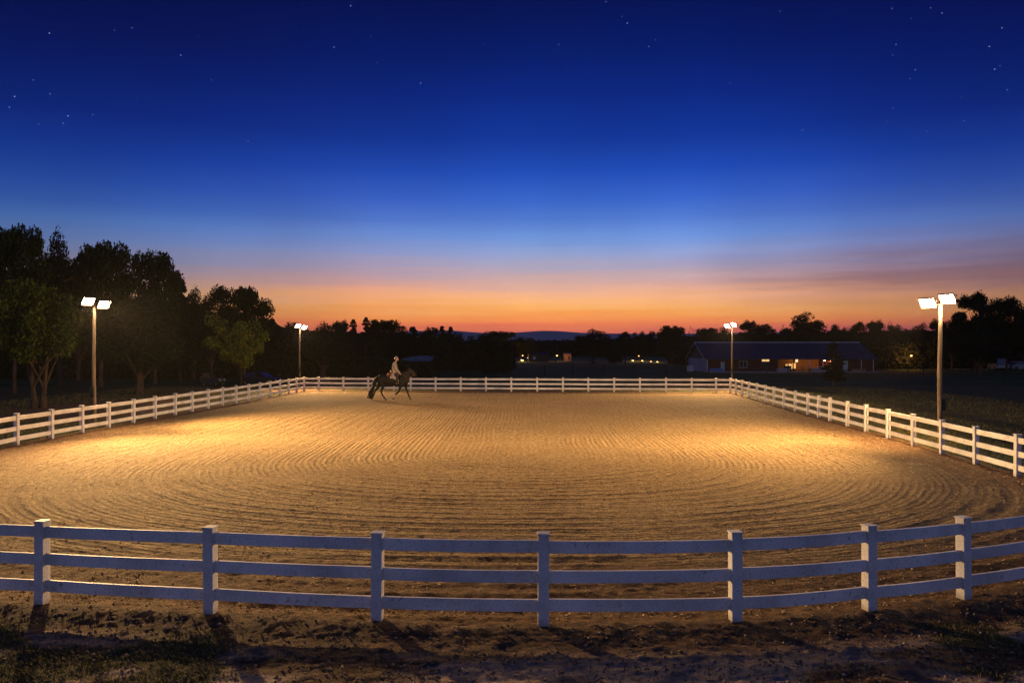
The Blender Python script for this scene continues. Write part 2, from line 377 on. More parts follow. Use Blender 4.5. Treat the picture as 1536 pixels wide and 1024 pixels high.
# ------------------------------------------------------------------ arena and surrounding soil: one height field cut in two along the fence
def sd_poly(x, y, P):
    dmin = np.full(x.shape, 1e9); ins = np.zeros(x.shape, bool); n = len(P)
    for i in range(n):
        ax, ay = P[i]; bx, by = P[(i+1) % n]
        ex, ey = bx-ax, by-ay
        t = np.clip(((x-ax)*ex+(y-ay)*ey)/(ex*ex+ey*ey+1e-12), 0, 1)
        dmin = np.minimum(dmin, (x-ax-t*ex)**2+(y-ay-t*ey)**2)
        c = ((ay > y) != (by > y)) & (x < (bx-ax)*(y-ay)/(by-ay+1e-12)+ax); ins ^= c
    dd = np.sqrt(dmin); return np.where(ins, dd, -dd)
def ground_fields(x, y):
    sd = sd_poly(x, y, POLY)
    # harrow rings: rounded at the near end, straight toward the far end; centre line drifts right
    cx = -.2+.015*(y-10); wx = 15.6+.05*(y-10); yc = 24.0
    q = np.where(y < yc, (yc-y)/14.6, 0)
    u = (np.abs((x-cx)/wx)**2.35+q**2.35)**(1/2.35)*15.6
    u = u+.34*(fbm(x/5.5, y/5.5, 3, 2)-.5)+.05*(fbm(x/.8, y/.8, 5, 2)-.5)
    gm = sstep(.34, .60, fbm(x/2.6, y/2.6, 11, 4))*.85+.25
    gm = gm*(.6+.4*sstep(.25, .75, np.where(y < 24, q*1.3, 0)+np.abs(x-cx)/wx*.9))
    g = np.sin(2*np.pi*u/.30)*.5+.5
    fine = np.sin(2*np.pi*u/.078+3*vnoise(x*2, y*2, 4))
    band = np.sin(2*np.pi*u/.62+1.5*vnoise(x/5, y/5, 8))
    clod = np.abs(fbm(x/.13, y/.13, 21, 3)-.5)*2
    lump = sstep(.55, .85, vnoise(x/.22, y/.22, 23))
    big = fbm(x/.42, y/.42, 31, 3)
    near_ = sstep(17, 10, y)                        # rougher, less worked soil by the near rail
    inside = ((np.sin(2*np.pi*u/.495)*.5+.5)**1.5*.019*gm+band*.005*gm+clod*.018*(1+.5*near_)+lump*.008+(big-.5)*.014*(1+.8*near_)
              + (fbm(x/2.2, y/2.2, 41, 3)-.5)*.02)
    # hoof prints
    hp = vnoise(x/.16, y/.16, 77); inside = inside-.016*sstep(.80, .95, hp)*sstep(.45, .6, fbm(x/2, y/2, 78, 2))
    dirt = (clod*.026+lump*.009+(big-.5)*.018+(fbm(x/1.8, y/.9, 51, 3)-.5)*.05*sstep(.3, 1.2, -sd)*sstep(30, 20, y)+(fbm(x/3, y/3, 61, 2)-.5)*.03)
    w = sstep(-.25, .5, sd)
    h = dirt*(1-w)+inside*w
    berm = np.exp(-((sd+.10)/.26)**2)*(.02+.035*fbm(x/.3, y/.3, 91, 3))-np.exp(-((sd+.75)/.3)**2)*.018
    h = h+berm*sstep(60, 25, y)
    UG[0] = u; return sd, h
UG = [None]
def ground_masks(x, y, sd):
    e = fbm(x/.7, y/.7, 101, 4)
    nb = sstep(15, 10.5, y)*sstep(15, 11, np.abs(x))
    wid = 2.6+1.3*nb  # brown soil strip widens at the near rail; weaker light painted in too
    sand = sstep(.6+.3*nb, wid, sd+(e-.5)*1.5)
    g1 = fbm(x/1.3, y/.8, 111, 4)
    foregr = sstep(.50, .60, g1+.26*sstep(-1.0, -5.5, x)+.13*sstep(3.0, 6.5, x)-.16)
    strip = sstep(.3, .9, -sd)
    fore = (y < 16)
    grass = np.where(fore, foregr*strip, sstep(.15, .6, -sd+(e-.5)*.8)*sstep(.30, .42, fbm(x/6, y/6, 121, 3)+.12*(x > 0)))
    # bare brown patch beyond the left rail
    bare = np.exp(-(((x+25)/7.0)**2+((y-40)/4.5)**2)); grass = grass*(1-np.clip(bare*1.4, 0, 1)*(e > .35))
    pale = np.where(fore, sstep(.5, 1.3, -sd)*sstep(.36, .54, fbm(x/1.8, y/.6, 131, 3)+.06), 0)*(1-grass)
    return sand, grass, pale
xs = np.concatenate([np.arange(-48, -19.5, .30), np.arange(-19.5, 17.5, .052), np.arange(17.5, 48, .30)])
ys = [6.2]
while ys[-1] < 72: ys.append(ys[-1]+max(.03, ys[-1]*.0034))
ys = np.array(ys)
X, Y = np.meshgrid(xs, ys); nx, ny = len(xs), len(ys)
X = X.ravel(); Y = Y.ravel()
sd, hh = ground_fields(X, Y); uu = UG[0]
edge = np.minimum(np.minimum(sstep(48, 44, np.abs(X)), sstep(72, 66, Y)), 1); hh = hh*edge-.075*(1-edge)
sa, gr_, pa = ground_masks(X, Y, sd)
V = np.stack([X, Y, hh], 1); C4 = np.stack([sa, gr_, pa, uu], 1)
ii = (np.arange(ny-1)[:, None]*nx+np.arange(nx-1)[None, :]).ravel()
Q = np.stack([ii, ii+1, ii+nx+1, ii+nx], 1)
inn = sd[Q].mean(1) > 0
def sub(name, sel, label=None):
    q = Q[sel]; used, inv = np.unique(q, return_inverse=True)
    o = npmesh(name, V[used], inv.reshape(q.shape), M_ground, smooth=True, cols=C4[used]); return tag(o, label, kind='structure')
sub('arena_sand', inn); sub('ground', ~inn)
def gz(x, y):
    s, h = ground_fields(np.array([float(x)]), np.array([float(y)])); return float(h[0])
# pasture: one sheet that reaches the horizon, gently rolling, lying just under the soil
rr = np.concatenate([[0], np.geomspace(4, 14500, 96)]); th = np.linspace(0, 2*np.pi, 97)[:-1]
RR, TT = np.meshgrid(rr, th, indexing='ij'); PX = (RR*np.sin(TT)).ravel(); PY = (RR*np.cos(TT)).ravel()
PZ = -.07+(fbm(PX/14, PY/14, 7, 2)-.5)*.25*sstep(70, 95, np.hypot(PX, PY))
PV = np.stack([PX, PY, PZ], 1); a_, b_ = len(rr), len(th)
i0, j0 = np.meshgrid(np.arange(a_-1), np.arange(b_), indexing='ij'); i0 = i0.ravel(); j0 = j0.ravel()
PQ = np.stack([i0*b_+j0, i0*b_+(j0+1) % b_, (i0+1)*b_+(j0+1) % b_, (i0+1)*b_+j0], 1)
tag(npmesh('pasture', PV, PQ[:, ::-1], M_field, smooth=True), kind='structure')

# ------------------------------------------------------------------ grass tufts (uncountable)
def blades(name, px, py, pz, n_each, h0, h1, m, seed, spread=.06, wid=.006):
    rg = np.random.default_rng(seed); N = len(px)*n_each
    bx = np.repeat(px, n_each)+rg.normal(0, spread, N); by = np.repeat(py, n_each)+rg.normal(0, spread, N); bz = np.repeat(pz, n_each)-.01
    h = rg.uniform(h0, h1, N); a = rg.uniform(0, 2*np.pi, N); ln = rg.uniform(.3, 1.1, N)*h
    ux, uy = np.cos(a), np.sin(a); lx, ly = np.cos(a+1.3), np.sin(a+1.3); w = wid*rg.uniform(.6, 1.4, N)
    P = np.stack([np.stack([bx-ux*w, by-uy*w, bz], 1), np.stack([bx+ux*w, by+uy*w, bz], 1),
                  np.stack([bx+ux*w*.6+lx*ln*.5, by+uy*w*.6+ly*ln*.5, bz+h*.7], 1), np.stack([bx+lx*ln, by+ly*ln, bz+h], 1)], 1).reshape(-1, 3)
    q = np.arange(N*4).reshape(-1, 4)
    return npmesh(name, P, q, m)
M_gr = leaf_mat('grass_blades', (.07, .09, .02), (.17, .15, .05), (.36, .26, .12))
rg = np.random.default_rng(5)
cxs = rg.uniform(-9.5, 9.5, 26000); cys = rg.uniform(6.6, 10.9, 26000)
s_, h_ = ground_fields(cxs, cys); _, g_, _ = ground_masks(cxs, cys, s_)
keep = (s_ < -.12) & (rg.random(26000) < g_*1.0+.02)
tag(blades('grass', cxs[keep], cys[keep], h_[keep], 6, .02, .06, M_gr, 1, spread=.04, wid=.0028), 'short dry grass and weeds on the soil in front of the near fence', 'grass', kind='stuff')
cxs = rg.uniform(-36, 36, 60000); cys = rg.uniform(12, 66, 60000)
s_, h_ = ground_fields(cxs, cys); _, g_, _ = ground_masks(cxs, cys, s_)
keep = (s_ < -.35) & (s_ > -16) & (rg.random(60000) < g_)
tag(blades('grass', cxs[keep], cys[keep], h_[keep], 4, .05, .13, M_gr, 2, spread=.14, wid=.012), 'mown grass growing outside the side fences of the arena', 'grass', kind='stuff')

# crumbs of soil and small stones lying on the ground (uncountable)
def clods(name, n, xr, yr, cond, s0, s1, m, seed, label):
    rg = np.random.default_rng(seed); x = rg.uniform(*xr, n); y = yr[0]+(yr[1]-yr[0])*rg.random(n)**1.3
    sd_, h_ = ground_fields(x, y); k = cond(sd_, x, y) & (np.abs(sd_) > .09); x, y, h_ = x[k], y[k], h_[k]; n = len(x)
    base = np.array([(1, 0, 0), (0, 1, 0), (-1, 0, 0), (0, -1, 0), (0, 0, 1), (0, 0, -1)], float)
    tri = np.array([(0, 1, 4), (1, 2, 4), (2, 3, 4), (3, 0, 4), (1, 0, 5), (2, 1, 5), (3, 2, 5), (0, 3, 5)])
    sz = (s0+(s1-s0)*rg.random(n)**3); a = rg.uniform(0, 6.283, n); c_, s_2 = np.cos(a)[:, None], np.sin(a)[:, None]
    P = base[None]*rg.uniform(.55, 1.3, (n, 6, 1))*sz[:, None, None]*np.array([1, .8, .6]); P = P+rg.normal(0, .16, P.shape)*sz[:, None, None]
    P = np.stack([P[..., 0]*c_-P[..., 1]*s_2, P[..., 0]*s_2+P[..., 1]*c_, P[..., 2]], -1)+np.stack([x, y, h_+sz*.2], -1)[:, None]
    return tag(npmesh(name, P.reshape(-1, 3), (tri[None]+np.arange(n)[:, None, None]*6).reshape(-1, 3), m), label, 'soil', kind='stuff')
def crumb_mat(name, a, b, c):
    m, nt, bs = new_mat(name); bs.inputs['Roughness'].default_value = .95; bs.inputs['Specular IOR Level'].default_value = .15
    g = nt.new('ShaderNodeNewGeometry'); nt.link(nt.ramp(g.outputs['Random Per Island'], [(0, (*a, 1)), (.6, (*b, 1)), (1, (*c, 1))]), bs.inputs['Base Color']); return m
clods('sand_clods', 34000, (-19, 17), (9.3, 30), lambda d, x, y: d > .12, .008, .032, crumb_mat('sand_crumbs', (.24, .165, .09), (.42, .30, .165), (.64, .48, .28)), 31, 'loose crumbs of sand scattered over the near half of the arena')
clods('soil_clods', 24000, (-10.5, 10.5), (6.6, 11.6), lambda d, x, y: (d < .9), .006, .030, crumb_mat('soil_crumbs', (.09, .06, .04), (.20, .14, .09), (.36, .27, .19)), 32, 'small clods and stones on the bare soil by the near fence')

# ------------------------------------------------------------------ light poles
def spot(name, loc, tgt, P, size, blend, parent=None, col=LAMP, rad=.22):
    L = bpy.data.lights.new(name, 'SPOT'); L.energy = P; L.color = col; L.spot_size = R(size); L.spot_blend = blend; L.shadow_soft_size = rad
    o = bpy.data.objects.new(name, L); COL.objects.link(o); o.location = loc
    o.rotation_euler = (Vector(tgt)-Vector(loc)).to_track_quat('-Z', 'Y').to_euler(); return o
def point(name, loc, P, col, rad=.1):
    L = bpy.data.lights.new(name, 'POINT'); L.energy = P; L.color = col; L.shadow_soft_size = rad
    o = bpy.data.objects.new(name, L); COL.objects.link(o); o.location = loc; return o
def floodlight(root, loc, aim):
    f = MB()
    f.add([(-.26, 0, -.25), (.26, 0, -.25), (.26, 0, .25), (-.26, 0, .25), (-.22, .15, -.15), (.22, .15, -.15), (.22, .15, .15), (-.22, .15, .15)],
          [(4, 5, 6, 7), (0, 1, 5, 4), (1, 2, 6, 5), (2, 3, 7, 6), (3, 0, 4, 7)])
    for k in range(7): f.box(-.2+.06*k, -.185+.06*k, .15, .19, -.11, .11)
    f.box(-.285, .285, -.04, .0, .25, .275).box(-.285, .285, -.04, 0, -.275, -.25).box(-.285, -.26, -.04, 0, -.25, .25).box(.26, .285, -.04, 0, -.25, .25)
    o = f.build('floodlight', M_bronze, root)
    MB().box(-.25, .25, -.006, .006, -.235, .235).build('lens', M_lens, o)
    MB().box(-.29, .29, -.09, -.04, .265, .277).build('visor', M_bronze, o)
    MB().tube([(-.3, .06, 0), (-.3, .1, .0), (-.3, .22, -.02), (.3, .22, -.02), (.3, .1, 0), (.3, .06, 0)], .014, 6).build('bracket', M_dark, o)
    a = Vector(aim).normalized(); yv = -a; xv = yv.cross(Vector((0, 0, 1))).normalized(); zv = xv.cross(yv)
    M = Matrix((xv*.82, yv*.82, zv*.82)).transposed().to_4x4(); M.translation = Vector(loc); o.matrix_local = M
    return o
def light_pole(x, y, h, az, label, spots):
    tl = math.copysign(.055, az)
    r = empty('light_pole', (x, y, 0)); tag(r, label, 'light pole', 'arena light poles')
    n = 9; m = MB(); m.tube([(.012*math.sin(i), 0, -.3+(h+.25)*i/n) for i in range(n+1)], [.088-.030*i/n for i in range(n+1)], 14); m.build('pole', M_pole, r, smooth=True)
    hv = Vector((math.sin(az), -math.cos(az), 0)); sv = Vector((math.cos(az), math.sin(az), 0))
    MB().tube([-sv*.62+Vector((0, 0, h-.08+tl*1.5)), sv*.62+Vector((0, 0, h-.08-tl*1.5))], .035, 8).build('cross_arm', M_dark, r)
    aim = (hv*.70+Vector((0, 0, -.71)))
    for s in (-1, 1):
        floodlight(r, sv*s*.31+hv*.22+Vector((0, 0, h+.02-s*tl)), aim)
    MB().box(-.08, .08, -.2, -.1, 1.35, 1.75).build('control_box', M_dark, r)
    for i, (tgt, P, size, bl) in enumerate(spots):
        loc = Vector((x, y, h))+hv*.36+sv*(.33 if i % 2 else -.33)+Vector((0, 0, -.2))
        spot('flood_beam', loc, tgt, P, size, bl)
p1x, p1y = at(141, 643); p2x, p2y = at(449.5, 581.5); p3x, p3y = at(1098, 584); p4x, p4y = at(1410, 675)
POOL, FILL = 4600, 19000
light_pole(p1x, p1y, up(455, p1y), R(50), 'tall light pole beside the left fence, in front of the big trees',
           [((-8, 30, 0), POOL*1.25, 140, 1), ((3, 38, 0), FILL*1.2, 112, .8), ((-3.5, 17, 0), FILL*2.3, 92, 1)])
light_pole(p2x, p2y, up(490, p2y), R(50), 'far light pole behind the left corner of the arena, left of the horse',
           [((-14, 56, 0), POOL*3, 125, 1), ((-4, 42, 0), FILL*.5, 105, 1)])
light_pole(p3x, p3y, up(488, p3y), R(-50), 'far light pole behind the right corner of the arena, in front of the barn',
           [((15, 56, 0), POOL*3, 125, 1), ((6, 42, 0), FILL*.5, 105, 1)])
light_pole(p4x, p4y, up(452, p4y), R(-50), 'nearest light pole on the right with floodlights against the sunset sky',
           [((8.5, 32, 0), POOL*1.7, 150, 1), ((-4, 42, 0), FILL*.85, 104, .9), ((0, 21, 0), FILL*.7, 90, 1)])

# ------------------------------------------------------------------ trees
def leaves(cent, rad, n, size, rg, flat=.75, asp=.5, droop=0):
    K = len(cent); N = K*n
    c = np.repeat(cent, n, 0); r = np.repeat(rad, n)
    dvec = rg.normal(size=(N, 3)); dvec /= np.linalg.norm(dvec, axis=1)[:, None]
    p = c+dvec*(r*rg.random(N)**.45)[:, None]*np.array([1, 1, flat])
    a = rg.normal(size=(N, 3)); a[:, 2] -= droop; a /= np.linalg.norm(a, axis=1)[:, None]
    b = np.cross(a, rg.normal(size=(N, 3))); b /= np.linalg.norm(b, axis=1)[:, None]
    s = (size*rg.uniform(.6, 1.35, N))[:, None]
    P = np.stack([p-a*s, p+b*s*asp, p+a*s, p-b*s*asp], 1).reshape(-1, 3)
    return P
def finish_tree(tm, P, mleaf, name='tree'):
    r = bpy.data.objects.new(name, None)
    t = tm.build('trunk', M_bark, r, smooth=True)
    c = npmesh('crown', P, np.arange(len(P)).reshape(-1, 4), mleaf, r)
    return r, t, c
def broad(seed, mleaf, h=10., w=.38, base=.22, K=52, n=230, size=.165, twin=False, trunk_r=.26, lobes=5, cr=(.10, .15), flat=.75):
    rg = np.random.default_rng(seed); tm = MB()
    cz = (base+1)/2*h; rz = (1-base)/2*h*.93; rx = w*h
    ld = rg.normal(size=(lobes, 3)); ld /= np.linalg.norm(ld, axis=1)[:, None]; ld[:, 2] = np.abs(ld[:, 2])*.8; la = rg.uniform(.1, .34, lobes)
    cent = []
    while len(cent) < K:
        v = rg.normal(size=3); v /= np.linalg.norm(v)
        k = .78+sum(a*max(0, float(v@l))**4 for a, l in zip(la, ld))+rg.normal()*.045
        k *= rg.random()**.28
        q = np.array([v[0]*rx, v[1]*rx, v[2]*rz])*k+np.array([0, 0, cz])
        if v[2] < -.3: q[2] += rg.random()*.08*h
        cent.append(q)
    cent = np.array(cent); rad = rg.uniform(cr[0], cr[1], K)*h
    stems = [(-.35, -.3), (.42, .1)] if twin else [(0, 0)]
    tops = []
    for sx_, sy_ in stems:
        k = 7; lean = rg.normal(size=2)*.012*h
        top = .62*h
        pts = [(sx_*(.7+1.6*(i/k))+lean[0]*(i/k)**2+rg.normal()*.03, sy_*(1+i/k)+lean[1]*(i/k)**2+rg.normal()*.03, -.25+top*i/k) for i in range(k+1)]
        tr = trunk_r*(.75 if twin else 1)
        tm.tube(pts, [tr*(1.45 if i == 0 else 1.0)*(1-.72*i/k) for i in range(k+1)], 10); tops.append(pts)
    order = rg.permutation(K)
    hubs = []
    for j in range(min(14, K)):
        c = cent[order[j]]; pts = tops[j % len(tops)]
        i = int(np.clip((c[2]/h-.16)*8, 2, 6)) if c[2] > .3*h else 2
        i = min(i, len(pts)-1); a = np.array(pts[i]); b = a+(c-a)*.78; mid = (a+b)/2+np.array([0, 0, .05*h*rg.random()])+rg.normal(size=3)*.12
        tm.tube([a, mid, b], [trunk_r*.42, trunk_r*.26, trunk_r*.1], 6); hubs.append(mid); hubs.append(b)
    H_ = np.array(hubs)
    for c in cent:
        k = int(np.argmin(((H_-c)**2).sum(1))); a = H_[k]
        tm.tube([a, (a+c)/2+rg.normal(size=3)*.1, c], [trunk_r*.15, trunk_r*.1, .02], 5, cap=False)
    P = leaves(cent, rad, n, size, rg, flat)
    # a few sprays that break the outline
    out = cent+(cent-np.array([0, 0, cz]))*.16+rg.normal(size=cent.shape)*.12
    P = np.concatenate([P, leaves(out, rad*.5, n//7, size*.9, rg)])
    return finish_tree(tm, P, mleaf)
def conifer(seed, mleaf, h=10., w=.2, base=.12, n=40, size=.2, gaps=.25, top=1.0):
    rg = np.random.default_rng(seed); tm = MB()
    k = 8; tm.tube([(rg.normal()*.03, rg.normal()*.03, -.2+h*i/k) for i in range(k+1)], [.2*(1-.93*i/k) for i in range(k+1)], 8)
    cent = []; rad = []; z = base*h
    while z < h*.97:
        f = 1-(z/h-base)/(1-base); L = w*h*(f**.8*.92+.10)*rg.uniform(.65, 1.2)
        for b in range(rg.integers(4, 7)):
            if rg.random() < gaps: continue
            a = rg.uniform(0, 2*np.pi); LL = L*rg.uniform(.6, 1.15); e = np.array([math.cos(a)*LL, math.sin(a)*LL, z+.12*LL-.02*h])
            tm.tube([(0, 0, z), tuple(e)], [.045, .012], 5, cap=False)
            for t in (.35, .6, .85, 1.0):
                cent.append(np.array([e[0]*t, e[1]*t, z+(e[2]-z)*t])); rad.append((.045+.05*f*(1-t*.4))*h*.62)
        z += h*rg.uniform(.03, .055)
    P = leaves(np.array(cent), np.array(rad), n, size, rg, flat=.55, asp=.28, droop=.3)
    return finish_tree(tm, P, mleaf)
def bare(seed, h=10.):
    rg = np.random.default_rng(seed); tm = MB(); cent = []
    def br(p, d, L, r, dep):
        q = p+d*L; tm.tube([tuple(p), tuple((p+q)/2+rg.normal(size=3)*L*.05), tuple(q)], [r, r*.8, r*.6], 5, cap=False)
        if dep == 0: cent.append(q); return
        for _ in range(3):
            e = d+rg.normal(size=3)*.42; e[2] = abs(e[2])*.9+.1; e /= np.linalg.norm(e); br(q, e, L*rg.uniform(.62, .8), r*.58, dep-1)
    br(np.array([0, 0, -.2]), np.array([0, 0, 1.]), h*.34, .16, 4)
    P = leaves(np.array(cent), np.full(len(cent), .35), 12, .09, rg)
    return finish_tree(tm, P, M_leaf2)
PROTO = {
 'A': broad(1, M_leaf, w=.40, n=260, base=.16), 'B': broad(2, M_leaf2, w=.34, lobes=7, n=230, base=.18), 'C': broad(3, M_leaf, w=.37, K=60, lobes=8, n=210, cr=(.085, .13), base=.12),
 'D': broad(4, M_leaf2, w=.42, base=.15, K=60, n=220, trunk_r=.42), 'T': broad(5, M_leaft, w=.40, twin=True, K=60, n=230, trunk_r=.42, base=.18),
 'Y': broad(6, M_yellow, w=.42, base=.16, K=50, n=230, trunk_r=.17, lobes=10, cr=(.08, .15)), 'O': broad(8, M_leaf2, w=.46, base=.18, K=74, n=250, cr=(.10, .16), lobes=9, trunk_r=.22, flat=.5),
 'P': conifer(11, M_needle, w=.22), 'Q': conifer(12, M_needle, w=.3, gaps=.4, n=40), 'S': conifer(13, M_needle, w=.26, gaps=.35, n=48, size=.17),
 'G': broad(14, M_leaf2, w=.5, base=.0, K=44, n=190, h=10, trunk_r=.1, lobes=8), 'N': bare(15)}
PB = {}
for k_, (r_, t_, c_) in PROTO.items():
    n_ = len(c_.data.vertices); a_ = np.empty(n_*3, np.float32); c_.data.vertices.foreach_get('co', a_); a_ = a_.reshape(-1, 3)
    PB[k_] = (float(np.percentile(np.hypot(a_[:, 0], a_[:, 1]), 97))*2, float(np.percentile(a_[:, 2], 99.6)))
WH = {'A': .86, 'B': .76, 'C': .8, 'D': .9, 'T': .88, 'Y': .9, 'O': .98, 'P': .44, 'Q': .58, 'S': .5, 'G': 1.0, 'N': .6}
used_p = set()
def tree(kind, px, by, ty, wpx, label, group=None, cat='tree', name='tree', Yd=None, rot=None):
    Y_ = Yd if Yd else F*H/(by-HY); X_ = (px-CX)/F*Y_
    h = up(ty, Y_); w = wpx*Y_/F
    r0, t0, c0 = PROTO[kind]
    r = r0.copy(); r.name = name; COL.objects.link(r)
    for ch in (t0, c0):
        if kind not in used_p: c = ch; c.parent = r
        else: c = ch.copy(); COL.objects.link(c); c.parent = r
    if kind not in used_p:
        for ch in (t0, c0):
            if ch.name not in COL.objects: COL.objects.link(ch)
    used_p.add(kind)
    r.location = (X_, Y_, -.05); r.scale = (w/PB[kind][0], w/PB[kind][0]*.95, h/PB[kind][1])
    r.rotation_euler = (0, 0, rot if rot is not None else random.uniform(0, 6.28))
    tag(r, label, cat, group); return r
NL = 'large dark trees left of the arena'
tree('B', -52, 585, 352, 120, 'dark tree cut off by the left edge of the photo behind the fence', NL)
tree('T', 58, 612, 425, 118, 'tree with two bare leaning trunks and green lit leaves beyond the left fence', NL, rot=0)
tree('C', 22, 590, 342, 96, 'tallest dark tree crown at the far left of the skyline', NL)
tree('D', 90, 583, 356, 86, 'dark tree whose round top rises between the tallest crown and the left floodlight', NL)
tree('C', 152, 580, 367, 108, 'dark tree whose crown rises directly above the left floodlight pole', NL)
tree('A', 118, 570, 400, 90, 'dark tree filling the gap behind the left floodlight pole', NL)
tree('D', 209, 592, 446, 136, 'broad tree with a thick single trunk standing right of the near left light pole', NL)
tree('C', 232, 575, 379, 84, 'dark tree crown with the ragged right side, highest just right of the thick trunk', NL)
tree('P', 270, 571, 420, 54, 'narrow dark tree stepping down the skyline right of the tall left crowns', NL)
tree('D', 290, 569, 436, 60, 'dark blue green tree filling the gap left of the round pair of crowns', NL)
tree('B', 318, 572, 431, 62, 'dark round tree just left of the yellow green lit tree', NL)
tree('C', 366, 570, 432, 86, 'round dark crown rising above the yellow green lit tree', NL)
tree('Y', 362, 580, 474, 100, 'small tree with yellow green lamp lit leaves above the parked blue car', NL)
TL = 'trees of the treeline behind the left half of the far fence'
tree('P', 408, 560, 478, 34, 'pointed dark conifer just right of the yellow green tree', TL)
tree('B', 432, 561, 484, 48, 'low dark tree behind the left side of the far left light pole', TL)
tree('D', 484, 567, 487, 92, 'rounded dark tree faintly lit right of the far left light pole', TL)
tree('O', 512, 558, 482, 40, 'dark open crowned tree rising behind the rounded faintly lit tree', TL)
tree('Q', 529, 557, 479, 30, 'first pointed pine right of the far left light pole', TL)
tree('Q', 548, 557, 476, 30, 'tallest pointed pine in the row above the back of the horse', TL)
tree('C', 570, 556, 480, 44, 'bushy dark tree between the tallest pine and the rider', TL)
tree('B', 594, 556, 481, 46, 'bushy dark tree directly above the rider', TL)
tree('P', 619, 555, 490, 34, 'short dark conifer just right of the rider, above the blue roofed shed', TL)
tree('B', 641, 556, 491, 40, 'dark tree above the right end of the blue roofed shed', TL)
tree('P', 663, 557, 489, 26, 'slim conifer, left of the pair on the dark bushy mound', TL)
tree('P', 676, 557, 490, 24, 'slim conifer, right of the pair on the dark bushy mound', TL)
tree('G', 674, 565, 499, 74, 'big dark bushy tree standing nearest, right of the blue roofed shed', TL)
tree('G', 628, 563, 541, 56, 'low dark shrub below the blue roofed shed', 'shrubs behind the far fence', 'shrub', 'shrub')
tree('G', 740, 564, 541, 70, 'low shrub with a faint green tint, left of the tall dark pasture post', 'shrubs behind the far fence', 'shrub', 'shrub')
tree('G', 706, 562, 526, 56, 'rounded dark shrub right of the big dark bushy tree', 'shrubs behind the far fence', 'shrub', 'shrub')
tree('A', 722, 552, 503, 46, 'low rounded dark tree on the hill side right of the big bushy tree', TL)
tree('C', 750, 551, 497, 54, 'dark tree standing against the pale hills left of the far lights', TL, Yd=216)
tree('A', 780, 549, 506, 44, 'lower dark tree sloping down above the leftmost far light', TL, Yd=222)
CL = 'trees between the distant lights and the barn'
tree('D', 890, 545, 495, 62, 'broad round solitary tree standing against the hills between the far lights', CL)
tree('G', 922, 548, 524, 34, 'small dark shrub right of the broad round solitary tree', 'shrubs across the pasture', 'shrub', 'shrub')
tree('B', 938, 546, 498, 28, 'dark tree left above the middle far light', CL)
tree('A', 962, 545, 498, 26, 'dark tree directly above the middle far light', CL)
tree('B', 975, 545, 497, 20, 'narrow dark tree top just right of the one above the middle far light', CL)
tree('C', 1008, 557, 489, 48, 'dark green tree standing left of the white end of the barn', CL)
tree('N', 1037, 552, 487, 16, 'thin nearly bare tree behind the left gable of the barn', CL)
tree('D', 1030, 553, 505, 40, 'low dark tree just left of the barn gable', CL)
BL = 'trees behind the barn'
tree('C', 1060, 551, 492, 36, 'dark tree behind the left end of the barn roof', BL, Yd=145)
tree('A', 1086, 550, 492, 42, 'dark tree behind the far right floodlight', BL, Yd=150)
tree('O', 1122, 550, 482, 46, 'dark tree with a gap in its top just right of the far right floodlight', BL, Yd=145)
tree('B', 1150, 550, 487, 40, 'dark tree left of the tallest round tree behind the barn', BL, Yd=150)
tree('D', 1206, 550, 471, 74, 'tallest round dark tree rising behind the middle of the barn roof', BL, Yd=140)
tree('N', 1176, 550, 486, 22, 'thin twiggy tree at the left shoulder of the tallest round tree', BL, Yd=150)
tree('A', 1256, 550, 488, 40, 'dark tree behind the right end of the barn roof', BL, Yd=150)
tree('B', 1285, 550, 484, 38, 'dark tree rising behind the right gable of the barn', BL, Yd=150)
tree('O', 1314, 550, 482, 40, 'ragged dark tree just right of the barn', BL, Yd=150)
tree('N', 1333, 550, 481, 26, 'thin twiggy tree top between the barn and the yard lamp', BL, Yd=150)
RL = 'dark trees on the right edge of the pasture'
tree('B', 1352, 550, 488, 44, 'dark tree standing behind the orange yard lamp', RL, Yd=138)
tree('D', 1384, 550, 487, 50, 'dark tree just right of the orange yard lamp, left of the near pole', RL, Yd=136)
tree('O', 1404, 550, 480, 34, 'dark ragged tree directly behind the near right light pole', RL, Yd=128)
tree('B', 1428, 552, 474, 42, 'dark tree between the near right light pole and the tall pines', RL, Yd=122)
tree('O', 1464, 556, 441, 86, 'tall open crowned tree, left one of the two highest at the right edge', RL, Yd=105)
tree('O', 1510, 556, 448, 90, 'tall open crowned tree, right one of the two highest at the right edge', RL, Yd=104)
tree('D', 1470, 556, 492, 84, 'low dark leafy tree in front of the two tall open crowned trees', RL, Yd=101)
tree('D', 1540, 556, 470, 80, 'dark tree cut off by the right edge of the photo', RL, Yd=103)
tree('S', 1250, 577, 513, 40, 'thin dark conifer standing in front of the barn porch', None)

# woods that read as one mass
def forest(name, prof, Y0, depth, size, per_m, label, seed):
    rg = np.random.default_rng(seed); P = []
    px = np.array([p[0] for p in prof]); tp = np.array([p[1] for p in prof])
    x0, x1 = (px[0]-CX)/F*Y0, (px[-1]-CX)/F*Y0
    N = int((x1-x0)*per_m); xs_ = rg.uniform(x0, x1, N); yd = Y0+rg.uniform(0, depth, N)
    top = np.interp(xs_/Y0*F+CX, px, tp); hmax = H+(HY-top)*Y0/F
    lump = .80+.30*fbm(xs_/(Y0*.022), yd/9, seed, 3)+.10*(vnoise(xs_/(Y0*.008), yd/4, seed+9)-.5)
    hmax = hmax*lump
    z = hmax*rg.random(N)**.8
    P = leaves(np.stack([xs_, yd, z], 1), np.full(N, size*1.6), 6, size, rg)
    return tag(npmesh(name, P, np.arange(len(P)).reshape(-1, 4), M_leaf2), label, 'wood', kind='stuff')
